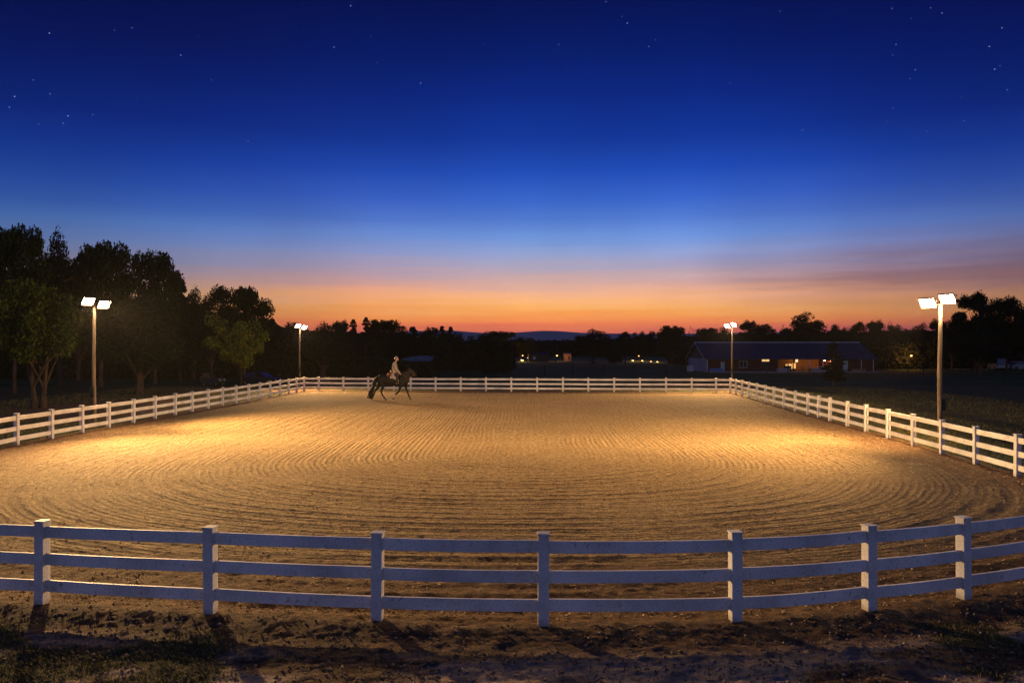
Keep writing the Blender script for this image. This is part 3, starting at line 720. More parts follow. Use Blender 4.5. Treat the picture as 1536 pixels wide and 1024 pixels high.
forest('woods', [(-140, 425), (0, 430), (120, 438), (230, 452), (300, 470), (400, 492), (470, 500)], 96, 14, .34, 420, 'dark wood filling the space behind the big left trees', 201)
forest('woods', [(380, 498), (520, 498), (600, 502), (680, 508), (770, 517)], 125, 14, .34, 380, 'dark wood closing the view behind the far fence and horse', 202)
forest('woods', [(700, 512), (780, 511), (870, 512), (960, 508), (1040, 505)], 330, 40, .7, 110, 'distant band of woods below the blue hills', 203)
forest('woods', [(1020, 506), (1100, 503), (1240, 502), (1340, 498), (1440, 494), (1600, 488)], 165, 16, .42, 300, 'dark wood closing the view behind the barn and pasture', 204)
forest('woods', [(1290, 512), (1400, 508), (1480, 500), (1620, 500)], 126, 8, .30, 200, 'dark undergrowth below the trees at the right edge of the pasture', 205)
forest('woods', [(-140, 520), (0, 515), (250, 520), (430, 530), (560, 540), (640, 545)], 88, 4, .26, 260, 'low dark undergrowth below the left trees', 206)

# far hills: three real ridges
def hills(Y0, depth, prof, mcol, name, seed):
    px = np.array([p[0] for p in prof]); tp = np.array([p[1] for p in prof])
    nx_ = 260; ny_ = 14
    xx = np.linspace(px[0], px[-1], nx_); t = np.interp(xx, px, tp)
    k = np.ones(9)/9; t = np.convolve(np.pad(t, 4, 'edge'), k, 'valid')
    Xc = (xx-CX)/F*Y0; hmax = H+(HY-t)*Y0/F
    vv = np.linspace(-1, 1, ny_); PX, VV = np.meshgrid(Xc, vv)
    YY = Y0+VV*depth; ZZ = hmax[None, :]*np.cos(VV*np.pi/2)**.8*(1+.10*(fbm(PX/(Y0*.04), YY/(Y0*.04), seed, 4)-.5))-2
    ii = (np.arange(ny_-1)[:, None]*nx_+np.arange(nx_-1)[None, :]).ravel()
    q = np.stack([ii, ii+1, ii+nx_+1, ii+nx_], 1)
    tag(npmesh(name, np.stack([PX.ravel(), YY.ravel(), ZZ.ravel()], 1), q, mcol, smooth=True), kind='structure')
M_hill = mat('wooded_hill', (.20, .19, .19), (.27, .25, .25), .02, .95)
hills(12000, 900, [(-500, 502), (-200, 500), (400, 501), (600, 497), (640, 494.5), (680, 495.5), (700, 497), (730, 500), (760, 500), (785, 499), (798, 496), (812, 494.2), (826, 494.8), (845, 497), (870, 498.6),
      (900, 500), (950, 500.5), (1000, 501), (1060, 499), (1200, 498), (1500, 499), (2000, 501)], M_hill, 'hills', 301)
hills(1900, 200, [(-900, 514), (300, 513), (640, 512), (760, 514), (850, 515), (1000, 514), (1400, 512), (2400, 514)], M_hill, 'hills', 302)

# ------------------------------------------------------------------ horse and rider
HX, HYY = at(690/11.375+530, 600)
def hc(cx, cy, y=0):                                # measured on an enlarged crop of the photo
    s = F*H/77/H*11.375/1.0
    s = 11.375*77/H
    return ((cx-690)/s, y, (910-cy)/s)
def loft(m, pts, n=14):                             # (cx, cy, lateral y, r vertical/px, r lateral/px)
    s = 11.375*77/H
    m.tube([hc(p[0], p[1], p[2]) for p in pts], [p[3]/s for p in pts], n, ry=[(p[4] if len(p) > 4 else p[3])/s for p in pts]); return m
def remesh(o, vox, it=2, f=.6):
    r = o.modifiers.new('remesh', 'REMESH'); r.mode = 'VOXEL'; r.voxel_size = vox; r.use_smooth_shade = True
    if it:
        s = o.modifiers.new('smooth', 'SMOOTH'); s.iterations = it; s.factor = f
    return o
M_horse = mat('dark_bay_coat', (.008, .0045, .003), (.004, .003, .0025), 2.2, .7, spec=.3)
M_mane = mat('black_hair', (.010, .008, .007), (.004, .004, .004), 14, .6, bump=.6, bscale=40, stretch=(4, 4, 1))
M_hoof = mat('hoof', (.05, .04, .03), None, 8, .5)
M_sock = mat('white_sock', (.45, .40, .36), None, 8, .8)
M_leather = mat('brown_leather', (.14, .055, .03), (.08, .03, .018), 9, .45)
M_cloth = mat('white_saddle_cloth', (.42, .40, .40), (.32, .30, .31), 9, .9)
M_skin = mat('skin', (.48, .28, .20), (.42, .24, .17), 9, .6)
def plaid():
    m, nt, bs = new_mat('pale_checked_wool'); bs.inputs['Roughness'].default_value = .9
    co = nt.new('ShaderNodeTexCoord').outputs['Object']
    ch = nt.new('ShaderNodeTexChecker'); ch.inputs['Scale'].default_value = 22; nt.link(co, ch.inputs['Vector'])
    ch.inputs['Color1'].default_value = (.46, .38, .34, 1); ch.inputs['Color2'].default_value = (.08, .06, .065, 1)
    nt.link(nt.mix(nt.noise(co, 7, 3), ch.outputs[0], (.28, .23, .20, 1)), bs.inputs['Base Color']); return m
M_plaid = plaid()
M_trouser = mat('dark_trousers', (.03, .028, .035), None, 9, .9)
M_boot = mat('black_boot', (.012, .011, .012), None, 9, .35, spec=.5)
M_helmet = mat('pale_helmet', (.24, .21, .19), None, 9, .4)
M_red = mat('red_brown_leather', (.28, .10, .06), (.16, .05, .03), 9, .55)

horse = empty('horse', (HX, HYY, .03), R(2)); tag(horse, 'dark bay horse trotting to the right on the arena sand, carrying a rider', 'horse')
b = MB()
loft(b, [(425, 560, 0, 52, 40), (450, 555, 0, 76, 58), (500, 560, 0, 86, 70), (570, 572, 0, 88, 72), (650, 580, 0, 92, 76), (740, 585, 0, 92, 76), (810, 578, 0, 94, 70), (870, 582, 0, 84, 58), (915, 600, 0, 58, 44)])
loft(b, [(840, 545, 0, 104, 46), (880, 512, 0, 92, 40), (915, 482, 0, 76, 34), (945, 458, 0, 62, 30), (968, 440, 0, 50, 26)])
loft(b, [(950, 428, 0, 40, 27), (985, 430, 0, 46, 28), (1018, 455, 0, 38, 24), (1044, 486, 0, 29, 18), (1058, 508, 0, 24, 17)])
for sg in (-1, 1): loft(b, [(962, 400, sg*.05, 9, 8), (966, 378, sg*.06, 7, 6), (970, 362, sg*.06, 3, 3)], 8)
for sg in (-1, 1): b.ball(hc(1003, 436, sg*.085), .022, 8)
L = -.16
loft(b, [(465, 590, L*.8, 62, 36), (500, 640, L, 44, 32), (512, 680, L, 30, 22), (498, 725, L, 22, 17), (484, 762, L, 18, 14), (484, 785, L, 15, 11), (505, 830, L, 12, 10), (530, 865, L, 14, 11), (545, 885, L, 11, 10)])
loft(b, [(450, 600, -L*.8, 58, 34), (440, 660, -L, 36, 26), (415, 700, -L, 24, 19), (382, 738, -L, 18, 14), (368, 765, -L, 14, 11), (350, 820, -L, 12, 10), (338, 850, -L, 14, 11), (328, 868, -L, 11, 10)])
loft(b, [(850, 600, L*.8, 58, 30), (825, 660, L, 36, 26), (800, 700, L, 24, 18), (790, 735, L, 20, 16), (782, 760, L, 18, 14), (755, 790, L, 15, 12), (715, 825, L, 14, 11), (692, 845, L, 12.5, 11), (686, 862, L, 11, 10)])
loft(b, [(880, 610, -L*.8, 56, 30), (885, 670, -L, 34, 24), (895, 720, -L, 20, 15), (915, 770, -L, 18, 14), (925, 800, -L, 14, 11), (945, 855, -L, 13, 11), (955, 880, -L, 11, 10)])
remesh(b.build('body', M_horse, horse, smooth=True), .014, 5)
def hoof(cx, cy, y, ang, m=M_hoof):
    s = MB(); s.tube([(0, 0, 0), (.02, 0, -.05), (.03, 0, -.10)], [.042, .052, .062], 12)
    o = s.build('hoof', m, horse, smooth=True); o.location = hc(cx, cy, y); o.rotation_euler = (0, R(ang), 0)
hoof(545, 886, L, -14); hoof(327, 866, -L, 30); hoof(686, 868, L, 20); hoof(957, 884, -L, -8)
s_ = MB(); loft(s_, [(716, 826, L, 15.5, 12.5), (692, 846, L, 14, 12.5), (686, 864, L, 12.6, 11.6)]); remesh(s_.build('sock', M_sock, horse, smooth=True), .01, 1)
t = MB(); rgm = np.random.default_rng(3)
for k in range(26):
    o1, o2, o3 = rgm.normal(size=3)*[9, 13, 12]
    loft(t, [(420, 508, o1*.002, 9), (385+o1*.4, 545, o1*.004, 13), (352+o1, 640, o2*.004, 15), (322+o2, 760, o2*.006, 14), (296+o2*1.4, 850+o3, o3*.006, 9), (284+o2*1.6, 885+o3, o3*.007, 2)], 6)
t.build('tail', M_mane, horse, smooth=True)
t = MB()
for k in range(34):
    u = k/33; cx = 850+u*115; cy = 470-u*84; sd_ = -.06-.03*(1-u)
    o1 = rgm.normal()*6
    loft(t, [(cx, cy, 0, 8), (cx+2+o1*.3, cy+14, sd_, 9), (cx-6+o1, cy+44, sd_*1.5, 8), (cx-10+o1*1.5, cy+66+o1, sd_*1.4, 2)], 6)
loft(t, [(960, 388, 0, 10), (990, 400, 0, 10), (1004, 420, 0, 4)], 6)
t.build('mane', M_mane, horse, smooth=True)
s_ = MB()
for pts in ([(1034, 455), (1022, 505)], [(990, 396), (984, 462)]):
    a_, c_ = pts
    for sg in (-1, 1):
        s_.tube([hc(*a_, sg*.06), hc((a_[0]+c_[0])/2+3, (a_[1]+c_[1])/2, sg*.125), hc(*c_, sg*.06)], .009, 6)
for sg in (-1, 1):
    s_.tube([hc(985, 405, sg*.10), hc(1012, 452, sg*.11), hc(1038, 490, sg*.085)], .009, 6)
s_.build('bridle', M_leather, horse)
s_ = MB()
for sg in (-1, 1): s_.tube([hc(1036, 495, sg*.085), hc(960, 520, sg*.17), hc(880, 505, sg*.14), hc(815, 480, sg*.07)], .007, 6)
s_.build('reins', M_leather, horse)
s_ = MB()                                            # saddle cloth: a curved pad over the back
n1, n2 = 9, 13; vs = []
for i in range(n1):
    cx = 634+i*17
    for j in range(n2):
        a_ = (j/(n2-1)-.5)*math.pi*.74; rz_, ry_ = (96+ (4 if i in (0, n1-1) else 6))/257.6, 84/257.6
        p = hc(cx, 582); vs.append((p[0], math.sin(a_)*ry_, p[2]+math.cos(a_)*rz_))
s_.add(vs, [(i*n2+j, i*n2+j+1, (i+1)*n2+j+1, (i+1)*n2+j) for i in range(n1-1) for j in range(n2-1)])
o = s_.build('saddle_cloth', M_cloth, horse, smooth=True); so = o.modifiers.new('solid', 'SOLIDIFY'); so.thickness = .02; so.offset = 1
s_ = MB(); loft(s_, [(655, 478, 0, 22, 44), (690, 486, 0, 16, 46), (740, 488, 0, 15, 44), (780, 470, 0, 20, 30), (795, 455, 0, 16, 18)])
for sg in (-1, 1): loft(s_, [(735, 490, sg*.22, 30, 12), (745, 530, sg*.335, 34, 8), (752, 575, sg*.355, 28, 7)])
remesh(s_.build('saddle', M_leather, horse, smooth=True), .012, 3)
for sg in (-1, 1):
    s_ = MB()
    for k in (-1, 1): s_.tube([hc(755+k*5, 500, sg*.34), hc(763+k*18, 570, sg*.38), hc(763+k*20, 628, sg*.38)], .010, 6)
    s_.tube([hc(740, 636, sg*.38), hc(786, 636, sg*.38)], .014, 6); s_.build('stirrup', M_cloth, horse)
bag = empty('saddle_bag', hc(640, 462)); bag.parent = None
bag.location = Vector((HX, HYY, .03))+Vector(hc(628, 470)); tag(bag, 'reddish brown rolled saddle bag strapped behind the rider on the horse', 'saddle bag')
s_ = MB(); q = lambda cx, cy, y=0: tuple(Vector(hc(cx, cy, y))-Vector(hc(628, 470)))
s_.tube([q(655, 438, -.26), q(652, 420, -.12), q(652, 418, .12), q(655, 438, .26)], [.07, .085, .085, .07], 12)
s_.build('roll', M_red, bag, smooth=True)
for sg in (-1, 1):
    s_ = MB(); s_.tube([q(610, 462, sg*.24), q(606, 486, sg*.31), q(600, 505, sg*.33)], [.075, .09, .05], 10); s_.tube([q(585, 470, sg*.2), q(640, 480, sg*.32)], .02, 6)
    s_.build('pouch', M_red, bag, smooth=True)

rider = empty('person', (HX+hc(690, 0)[0], HYY, .03)); tag(rider, 'person in pale helmet and long pale checked coat riding the dark horse', 'person')
def rl(m, pts, n=12): return loft(m, pts, n)
b = MB()
rl(b, [(702, 478, 0, 36, 42), (700, 440, 0, 34, 38), (698, 400, 0, 30, 34), (702, 350, 0, 33, 40), (708, 310, 0, 34, 46), (714, 285, 0, 26, 40), (722, 262, 0, 14, 15), (730, 244, 0, 13, 13)])
rl(b, [(742, 232, 0, 17, 17), (742, 214, 0, 25, 20), (738, 200, 0, 27, 21), (735, 188, 0, 20, 16)])
b.ball(hc(760, 236), (.030, .035, .032), 10); b.ball(hc(770, 216), (.022, .013, .022), 8); b.ball(hc(766, 232), (.012, .028, .008), 8)
for sg in (-1, 1):
    b.ball(hc(738, 216, sg*.082), (.02, .012, .035), 8); b.ball(hc(762, 210, sg*.033), (.012, .016, .012), 8)
    rl(b, [(706, 292, sg*.17, 16, 16), (722, 345, sg*.235, 14, 14), (742, 400, sg*.24, 12, 12), (772, 435, sg*.18, 10, 10), (800, 462, sg*.10, 8, 8)])
    hx, hz, hy = 806, 472, sg*.085
    rl(b, [(798, 460, hy*1.1, 8, 6), (806, 470, hy, 10.5, 5.5), (812, 480, hy, 10, 5)], 10)
    for k in range(4):
        ox_ = (k-1.5)*5.2; ln = (1, 1.12, 1.05, .84)[k]
        rl(b, [(812+ox_*.3, 480+ox_, hy, 2.5), (820*1+ox_*.2+2*ln, 483+ox_, hy-sg*.012, 2.4), (821+ox_*.2, 489+ox_, hy-sg*.035*ln, 2.2), (814+ox_*.2, 490+ox_, hy-sg*.045*ln, 1.9)], 8)
    rl(b, [(801, 463, hy-sg*.015, 2.8), (808, 462, hy-sg*.038, 2.6), (815, 468, hy-sg*.045, 2.2)], 8)
    rl(b, [(700, 478, sg*.12, 34, 30), (732, 490, sg*.26, 28, 24), (768, 512, sg*.365, 21, 19), (764, 560, sg*.39, 17, 15), (756, 605, sg*.39, 12, 11), (762, 626, sg*.39, 10, 10), (785, 634, sg*.39, 8, 10)])
remesh(b.build('body', M_skin, rider, smooth=True), .0075, 2, .4)
b = MB(); rl(b, [(730, 178, 0, 20, 26), (731, 196, 0, 30, 28), (733, 206, 0, 31, 27)]); rl(b, [(735, 207, 0, 9, 26), (770, 207, 0, 4, 20)]); rl(b, [(712, 208, 0, 6, 22), (700, 214, 0, 3, 18)])
remesh(b.build('helmet', M_helmet, rider, smooth=True), .009, 2)
b = MB(); rl(b, [(716, 212, 0, 17, 19), (712, 232, 0, 14, 17), (710, 254, 0, 9, 11), (706, 270, 0, 5, 7)]); remesh(b.build('hair', M_mane, rider, smooth=True), .008, 2)
b = MB()                                             # long coat with skirts spread over the saddle
rl(b, [(690, 500, 0, 56, 62), (696, 466, 0, 48, 50), (700, 420, 0, 42, 42), (700, 390, 0, 40, 40), (703, 345, 0, 43, 46), (709, 306, 0, 41, 50), (714, 284, 0, 29, 42), (722, 268, 0, 17, 18)])
for sg in (-1, 1):
    rl(b, [(706, 290, sg*.165, 20, 20), (722, 345, sg*.235, 18, 18), (743, 401, sg*.24, 16, 16), (772, 436, sg*.18, 13.5, 13.5), (793, 455, sg*.12, 11.5, 11.5)])
    rl(b, [(690, 470, sg*.17, 40, 22), (700, 500, sg*.28, 44, 14), (716, 530, sg*.33, 34, 9), (735, 552, sg*.37, 16, 6)])
remesh(b.build('coat', M_plaid, rider, smooth=True), .010, 2)
b = MB()
for sg in (-1, 1): rl(b, [(700, 480, sg*.12, 36, 32), (732, 491, sg*.26, 31, 27), (768, 514, sg*.37, 24, 21), (765, 545, sg*.39, 20, 18), (762, 570, sg*.39, 17, 15)])
remesh(b.build('trousers', M_trouser, rider, smooth=True), .010, 2)
for sg in (-1, 1):
    b = MB(); rl(b, [(764, 562, sg*.39, 20, 18), (758, 600, sg*.39, 15, 14), (762, 622, sg*.39, 13, 12), (778, 632, sg*.39, 10, 12), (796, 635, sg*.39, 7, 9)])
    remesh(b.build('boot', M_boot, rider, smooth=True), .009, 2)

# ------------------------------------------------------------------ vehicles and small things beyond the fences
M_blue = mat('dark_blue_paint', (.003, .007, .022), None, 3, .5, .1, spec=.3)
M_pale = mat('pale_paint', (.20, .21, .22), None, 3, .3, .1, spec=.6)
M_glass = mat('dark_glass', (.01, .012, .016), None, 3, .05, 0, spec=.9)
M_tyre = mat('tyre_rubber', (.015, .015, .015), None, 8, .9)
M_rim = mat('rim', (.35, .35, .37), None, 8, .3, .8)
M_hl = mat('headlight_glass', (.6, .63, .66), None, 8, .1, .3, spec=.9)
M_tl = mat('taillight_glass', (.25, .01, .01), None, 8, .2)
def wheel(root, x, y, r=.31, w=.2):
    t_ = MB(); k = 20
    for a0, a1, ra, rb in ((-w/2, w/2, r, r*.62),):
        vs = []
        for i in range(k):
            a = 2*math.pi*i/k; c_, s2 = math.cos(a), math.sin(a)
            vs += [(x+ra*c_, y+a0, r+ra*s2), (x+ra*c_, y+a1, r+ra*s2), (x+rb*c_, y+a1, r+rb*s2), (x+rb*c_, y+a0, r+rb*s2)]
        t_.add(vs, [(i*4+j, i*4+(j+1) % 4, ((i+1) % k)*4+(j+1) % 4, ((i+1) % k)*4+j) for i in range(k) for j in range(4)])
    o = t_.build('wheel', M_tyre, root, smooth=False)
    m = MB()
    m.tube([(x, y-w*.3, r), (x, y+w*.3, r)], r*.18, 10)
    for i in range(5):
        a = 2*math.pi*i/5; m.tube([(x, y, r), (x+r*.6*math.cos(a), y, r+r*.6*math.sin(a))], .035, 6, cap=False)
    m.build('rim', M_rim, o)
def car(x, y, rz, Lc, hc_, paint, label, kind='sedan', group=None):
    r = empty('car', (x, y, 0), rz); tag(r, label, 'car', group)
    w = .86; s = Lc/4.3
    hs = hc_/1.42
    low = [(-2.15, .35), (-2.12, .72), (-1.95, .86), (-1.3, .90), (1.15, .88), (1.9, .74), (2.12, .56), (2.15, .32), (1.72, .24), (1.62, .5), (1.3, .62), (1.0, .5), (.9, .24),
           (-.95, .24), (-1.05, .5), (-1.35, .62), (-1.65, .5), (-1.75, .24)]
    m = MB(); P = [(a*s, b_*hs) for a, b_ in low]; m.prism(P, -w, w); m.build('body', paint, r, bevel=.05)
    cab = [(-1.75, .87), (-1.2, 1.32), (-.5, 1.42), (.25, 1.38), (1.12, .87)] if kind == 'sedan' else [(-2.0, .87), (-1.85, 1.5), (-.9, 1.58), (.3, 1.55), (1.05, .87)]
    m = MB(); n = len(cab)
    vs = [(a*s, -(w-.05-(b_-.87)*.32), b_*hs) for a, b_ in cab]+[(a*s, (w-.05-(b_-.87)*.32), b_*hs) for a, b_ in cab]
    m.add(vs, [tuple(range(n)), tuple(range(2*n-1, n-1, -1))]+[(i, i+1, n+i+1, n+i)[::-1] for i in range(n-1)]+[(n-1, 0, n, 2*n-1)[::-1]])
    m.build('window', M_glass, r, bevel=.03)
    m = MB(); rf = cab[1:-1]
    m.add([(a*s, sy*(w-.06-(b_-.87)*.32), b_*hs+.012+dz_) for dz_ in (0, .03) for a, b_ in rf for sy in (-1, 1)],
          [(0, 1, 3, 2), (2, 3, 5, 4), (6, 8, 9, 7), (8, 10, 11, 9), (0, 6, 7, 1), (4, 5, 11, 10), (0, 2, 8, 6), (2, 4, 10, 8), (1, 7, 9, 3), (3, 9, 11, 5)])
    m.build('roof', paint, r)
    for sx in (-1.35, 1.3):
        for sy in (-1, 1): wheel(r, sx*s, sy*(w-.08))
    for sy in (-1, 1):
        MB().box(2.0*s, 2.14*s, sy*.62-.16, sy*.62+.16, .56*hs, .68*hs).build('headlight', M_hl, r, bevel=.02)
        MB().box(-2.165*s, -2.08*s, sy*.62-.14, sy*.62+.14, .62*hs, .76*hs).build('taillight', M_tl, r, bevel=.02)
    return r
Yc = 70; car((391-CX)/F*Yc, Yc, R(-6), 3.6, 1.26, M_blue, 'low dark blue car parked under the yellow green tree behind the left fence')
Yc = 121; car((1528-CX)/F*Yc, Yc, R(12), 4.2, 1.4, M_pale, 'pale car cut by the right edge of the photo, parked under the dark trees')
Yc = 119; car((1497-CX)/F*Yc, Yc, R(75), 4.0, 1.7, M_pale, 'pale upright car seen end on, parked left of the other pale car', 'van')
# golf cart
gx, gy = at(320, 579)
g = empty('golf_cart', (gx, gy, 0), R(-14)); tag(g, 'small dark golf cart with flat roof parked on the grass behind the left fence', 'golf cart')
M_cart = mat('dark_green_panel', (.02, .03, .025), None, 4, .35)
MB().prism([(-.95, .28), (-.95, .72), (-.35, .74), (-.3, .36), (.3, .34), (.5, .80), (.78, .74), (.95, .5), (.95, .28)], -.52, .52).build('body', M_cart, g, bevel=.03)
MB().box(-.75, -.2, -.48, .48, .74, .86).box(-.8, -.7, -.48, .48, .86, 1.2).build('seat', mat('cream_vinyl', (.10, .06, .04), None, 5, .6), g, bevel=.03)
MB().box(-.95, .62, -.56, .56, 1.54, 1.6).build('roof', M_dark, g, bevel=.02)
for sx, sx2 in ((-.82, -.85), (.55, .45)):
    for sy in (-1, 1): MB().tube([(sx, sy*.5, .6), (sx2, sy*.5, 1.56)], .018, 6).build('roof_post', M_dark, g)
MB().tube([(.36, -.2, .7), (.16, -.2, .98)], .015, 6).tube([(.16+.14*math.cos(a), -.2+.17*math.sin(a), .98+.10*math.cos(a)) for a in np.linspace(0, 6.28, 13)], .012, 6).build('steering_wheel', M_dark, g)
for sx in (-.62, .62):
    for sy in (-1, 1): wheel(g, sx, sy*.5, .2, .14)
MB().box(.7, .97, -.42, -.2, .5, .68).box(.7, .97, .2, .42, .5, .68).build('headlight', M_hl, g, bevel=.02)
MB().add([(.50, -.48, .82), (.50, .48, .82), (.42, .48, 1.5), (.42, -.48, 1.5), (.51, -.48, .82), (.51, .48, .82), (.43, .48, 1.5), (.43, -.48, 1.5)], [(0, 1, 2, 3), (4, 7, 6, 5), (0, 4, 5, 1), (3, 2, 6, 7)])
MB().box(-1.18, -.94, -.3, .3, .42, .95).tube([(-1.1, 0, .9), (-1.1, 0, 1.15)], .05, 8).build('bag_rack', M_red, g, bevel=.02)
# blue roofed shed
sx_, sy_ = (628-CX)/F*92, 92
g = empty('shed', (sx_, sy_, 0)); tag(g, 'small open shed with a curved blue roof behind the far fence, right of the rider', 'shed')
m = MB(); vs = []
for i in range(11):
    t_ = i/10; x_ = -1.9+3.8*t_; z_ = up(541, 92)+.55*math.sin(math.pi*(.08+.6*t_))**.8
    vs += [(x_, -1.4, z_), (x_, 1.4, z_), (x_, 1.4, z_+.06), (x_, -1.4, z_+.06)]
m.add(vs, [(i*4+j, i*4+(j+1) % 4, i*4+4+(j+1) % 4, i*4+4+j) for i in range(10) for j in range(4)]+[(3, 2, 1, 0), (40, 41, 42, 43)])
m.build('roof', mat('blue_roof_sheet', (.03, .09, .26), None, 2, .5), g)
gv = [(-1.9+.38*i, -1.41, up(541, 92)+.55*math.sin(math.pi*(.08+.06*i))**.8+.03) for i in range(11)]
m = MB(); m.add(gv+[(p[0], -1.36, p[2]) for p in gv]+[(1.9, -1.41, up(541, 92)-.02), (-1.9, -1.41, up(541, 92)-.02), (1.9, -1.36, up(541, 92)-.02), (-1.9, -1.36, up(541, 92)-.02)], [tuple(range(11))+(22, 23), tuple(range(21, 10, -1))+(25, 24)]+[(i, i+11, i+12, i+1) for i in range(10)]); m.build('gable', bpy.data.materials['blue_roof_sheet'], g)
for a in (-1.75, 1.75):
    for b_ in (-1.3, 1.3): MB().box(a-.05, a+.05, b_-.05, b_+.05, -.2, up(541, 92)+.12).build('post', M_dark, g)
# wire fence with dark posts across the pasture, and dark board fence on the right
def dark_fence(pts, heights, label, rails, group, thick=.07, rr_=.012, name='wire_fence'):
    r = empty(name, (*pts[0], 0)); tag(r, label, 'fence', group); ox, oy = pts[0]
    for (x, y), h in zip(pts, heights):
        MB().tube([(x-ox, y-oy, -.2), (x-ox, y-oy, h)], [thick, thick*.9], 8).build('post', M_darkwood, r)
    for i in range(len(pts)-1):
        for z in rails:
            (x0, y0), (x1, y1) = pts[i], pts[i+1]
            MB().tube([(x0-ox, y0-oy, z), ((x0+x1)/2-ox, (y0+y1)/2-oy, z-.03), (x1-ox, y1-oy, z)], rr_, 5).build('rail' if rr_ > .02 else 'wire', M_darkwood, r)
M_darkwood = mat('dark_old_wood', (.05, .045, .04), (.025, .022, .02), 5, .95, stretch=(4, 4, .6))
dark_fence([at(768, 564), at(817, 563), at(858.5, 563), at(905, 562), at(950, 561), at(1000, 560)], [3.1, 1.2, 1.7, 1.3, 1.2, 1.2], 'thin wire fence with dark posts crossing the pasture behind the far arena fence', (.5, .9), 'dark pasture fences')
dark_fence([at(x, 566+.004*(x-1150)) for x in (1150, 1182, 1214, 1240, 1272, 1300, 1322, 1362, 1385, 1410, 1440, 1470, 1500, 1530, 1560)], [1.05]*15,
           'dark low board fence crossing the pasture in front of the barn and right trees', (.5, .92), 'dark pasture fences', .07, .035, 'board_fence')

# ------------------------------------------------------------------ barn
BY = 113.0; BX0 = 29.2; BX1 = 54.4; BD = 11.6; EZ = up(537.5, BY); RZ = up(514.5, BY+BD/2)
bx = lambda px: (px-CX)/F*BY
M_redwall = mat('dull_red_boards', (.07, .016, .014), (.045, .011, .010), 3, .85, stretch=(8, 8, .5), bump=.3)
M_roof = mat('slate_blue_roof', (.022, .038, .085), (.016, .028, .065), 1.2, .55, stretch=(3, .3, 1), bump=.2)
M_palewall = mat('pale_boards', (.36, .38, .46), (.28, .30, .38), 3, .8, stretch=(5, 5, .5))
M_brownwall = mat('brown_gable_boards', (.10, .075, .07), (.07, .055, .05), 3, .9, stretch=(5, 5, .5))
M_trim = mat('white_trim', (.6, .6, .62), None, 5, .7)
M_winlit = emis('lit_window', (1, .62, .22), .9)
M_wingreen = mat('pale_green_door', (.34, .46, .40), (.28, .38, .33), 4, .6)
M_bulb = emis('lit_bulb', (1, .66, .30), 30)
M_bulb2 = emis('lit_yard_bulb', (1, .45, .11), 9)
M_conc = mat('concrete_apron', (.26, .25, .24), None, 2, .9)
barn = empty('barn', (BX0, BY, 0)); tag(barn, 'long low red barn with blue grey gabled roof and a lit porch across the pasture', 'barn')
X = lambda px: bx(px)-BX0
LW = BX1-BX0
f = MB()
def wallseg(a, b_, z0, z1, y=0): f.box(X(a) if a > 100 else a, X(b_) if b_ > 100 else b_, y, y+.14, z0, z1)
for a, b_ in ((1061, 1081), (1087, 1109), (1121, 1142), (1154.5, 1166), (1246, 1264.5), (1272, 1310)): wallseg(a, b_, -.1, EZ)
wallseg(1081, 1087, 1.45, EZ); wallseg(1109, 1121, 1.6, EZ); wallseg(1109, 1121, -.1, .55); wallseg(1142, 1154.5, 1.9, EZ); wallseg(1264.5, 1272, 1.62, EZ)
wallseg(1166, 1246, EZ-.10, EZ)
f.box(LW-.14, LW, .14, BD, -.1, EZ); f.box(0, LW-.14, BD-.14, BD, -.1, EZ)
f.box(X(1166)-.14, X(1166), .14, 4.4, -.1, EZ-.01); f.box(X(1246), X(1246)+.14, .14, 4.4, -.1, EZ-.01)
f.build('wall', M_redwall, barn)
f = MB(); f.box(X(1166), X(1246), 4.4, 4.54, -.1, EZ-.01); f.build('porch_wall', mat('ochre_boards', (.28, .15, .06), (.20, .10, .045), 3, .85, stretch=(5, 5, .5)), barn)
MB().box(0, .14, 0, BD, -.1, EZ-.02).build('end_wall', M_palewall, barn)
g = MB(); g.add([(x, y, z) for x in (0.005, .135) for y, z in ((0, EZ-.02), (BD, EZ-.02), (BD/2, RZ-.12))], [(0, 2, 1), (3, 4, 5), (0, 1, 4, 3), (1, 2, 5, 4), (2, 0, 3, 5)]); g.build('gable', M_brownwall, barn)
g = MB(); g.add([(x, y, z) for x in (LW-.135, LW-.005) for y, z in ((0, EZ-.02), (BD, EZ-.02), (BD/2, RZ-.12))], [(0, 2, 1), (3, 4, 5), (0, 1, 4, 3), (1, 2, 5, 4), (2, 0, 3, 5)]); g.build('gable', M_brownwall, barn)
ov = .38; sl = (RZ-EZ)/(BD/2)
rf = MB()
for sgn, y0 in ((1, 0), (-1, BD)):
    e = y0-sgn*ov; r_ = BD/2
    rf.add([(x, y, z+t_) for t_ in (0, .09) for x in (-ov, LW+ov) for y, z in ((e, EZ-ov*sl+.02), (r_, RZ))],
           [(0, 1, 3, 2), (4, 6, 7, 5), (0, 2, 6, 4), (1, 5, 7, 3), (0, 4, 5, 1), (2, 3, 7, 6)])
roof = rf.build('roof', M_roof, barn)
m = MB()
for k in range(int(LW/.6)): 
    xk = -ov+.3+.6*k; m.add([(xk+dx_, y, z+dz_) for dz_ in (.09, .13) for dx_ in (0, .04) for y, z in ((-ov, EZ-ov*sl+.02), (BD/2, RZ))], [(4, 6, 7, 5), (0, 2, 6, 4), (0, 4, 5, 1), (2, 3, 7, 6)])
m.build('roof_rib', M_roof, roof)
MB().tube([(-ov, BD/2, RZ+.1), (LW+ov, BD/2, RZ+.1)], .09, 8).build('ridge_cap', M_trim, roof)
m = MB()
for sgn, y0 in ((1, 0), (-1, BD)): m.tube([(-ov-.02, y0-sgn*ov, EZ-ov*sl+.05), (-ov-.02, BD/2, RZ+.04)], .06, 6)
m.build('barge_board', M_trim, roof)
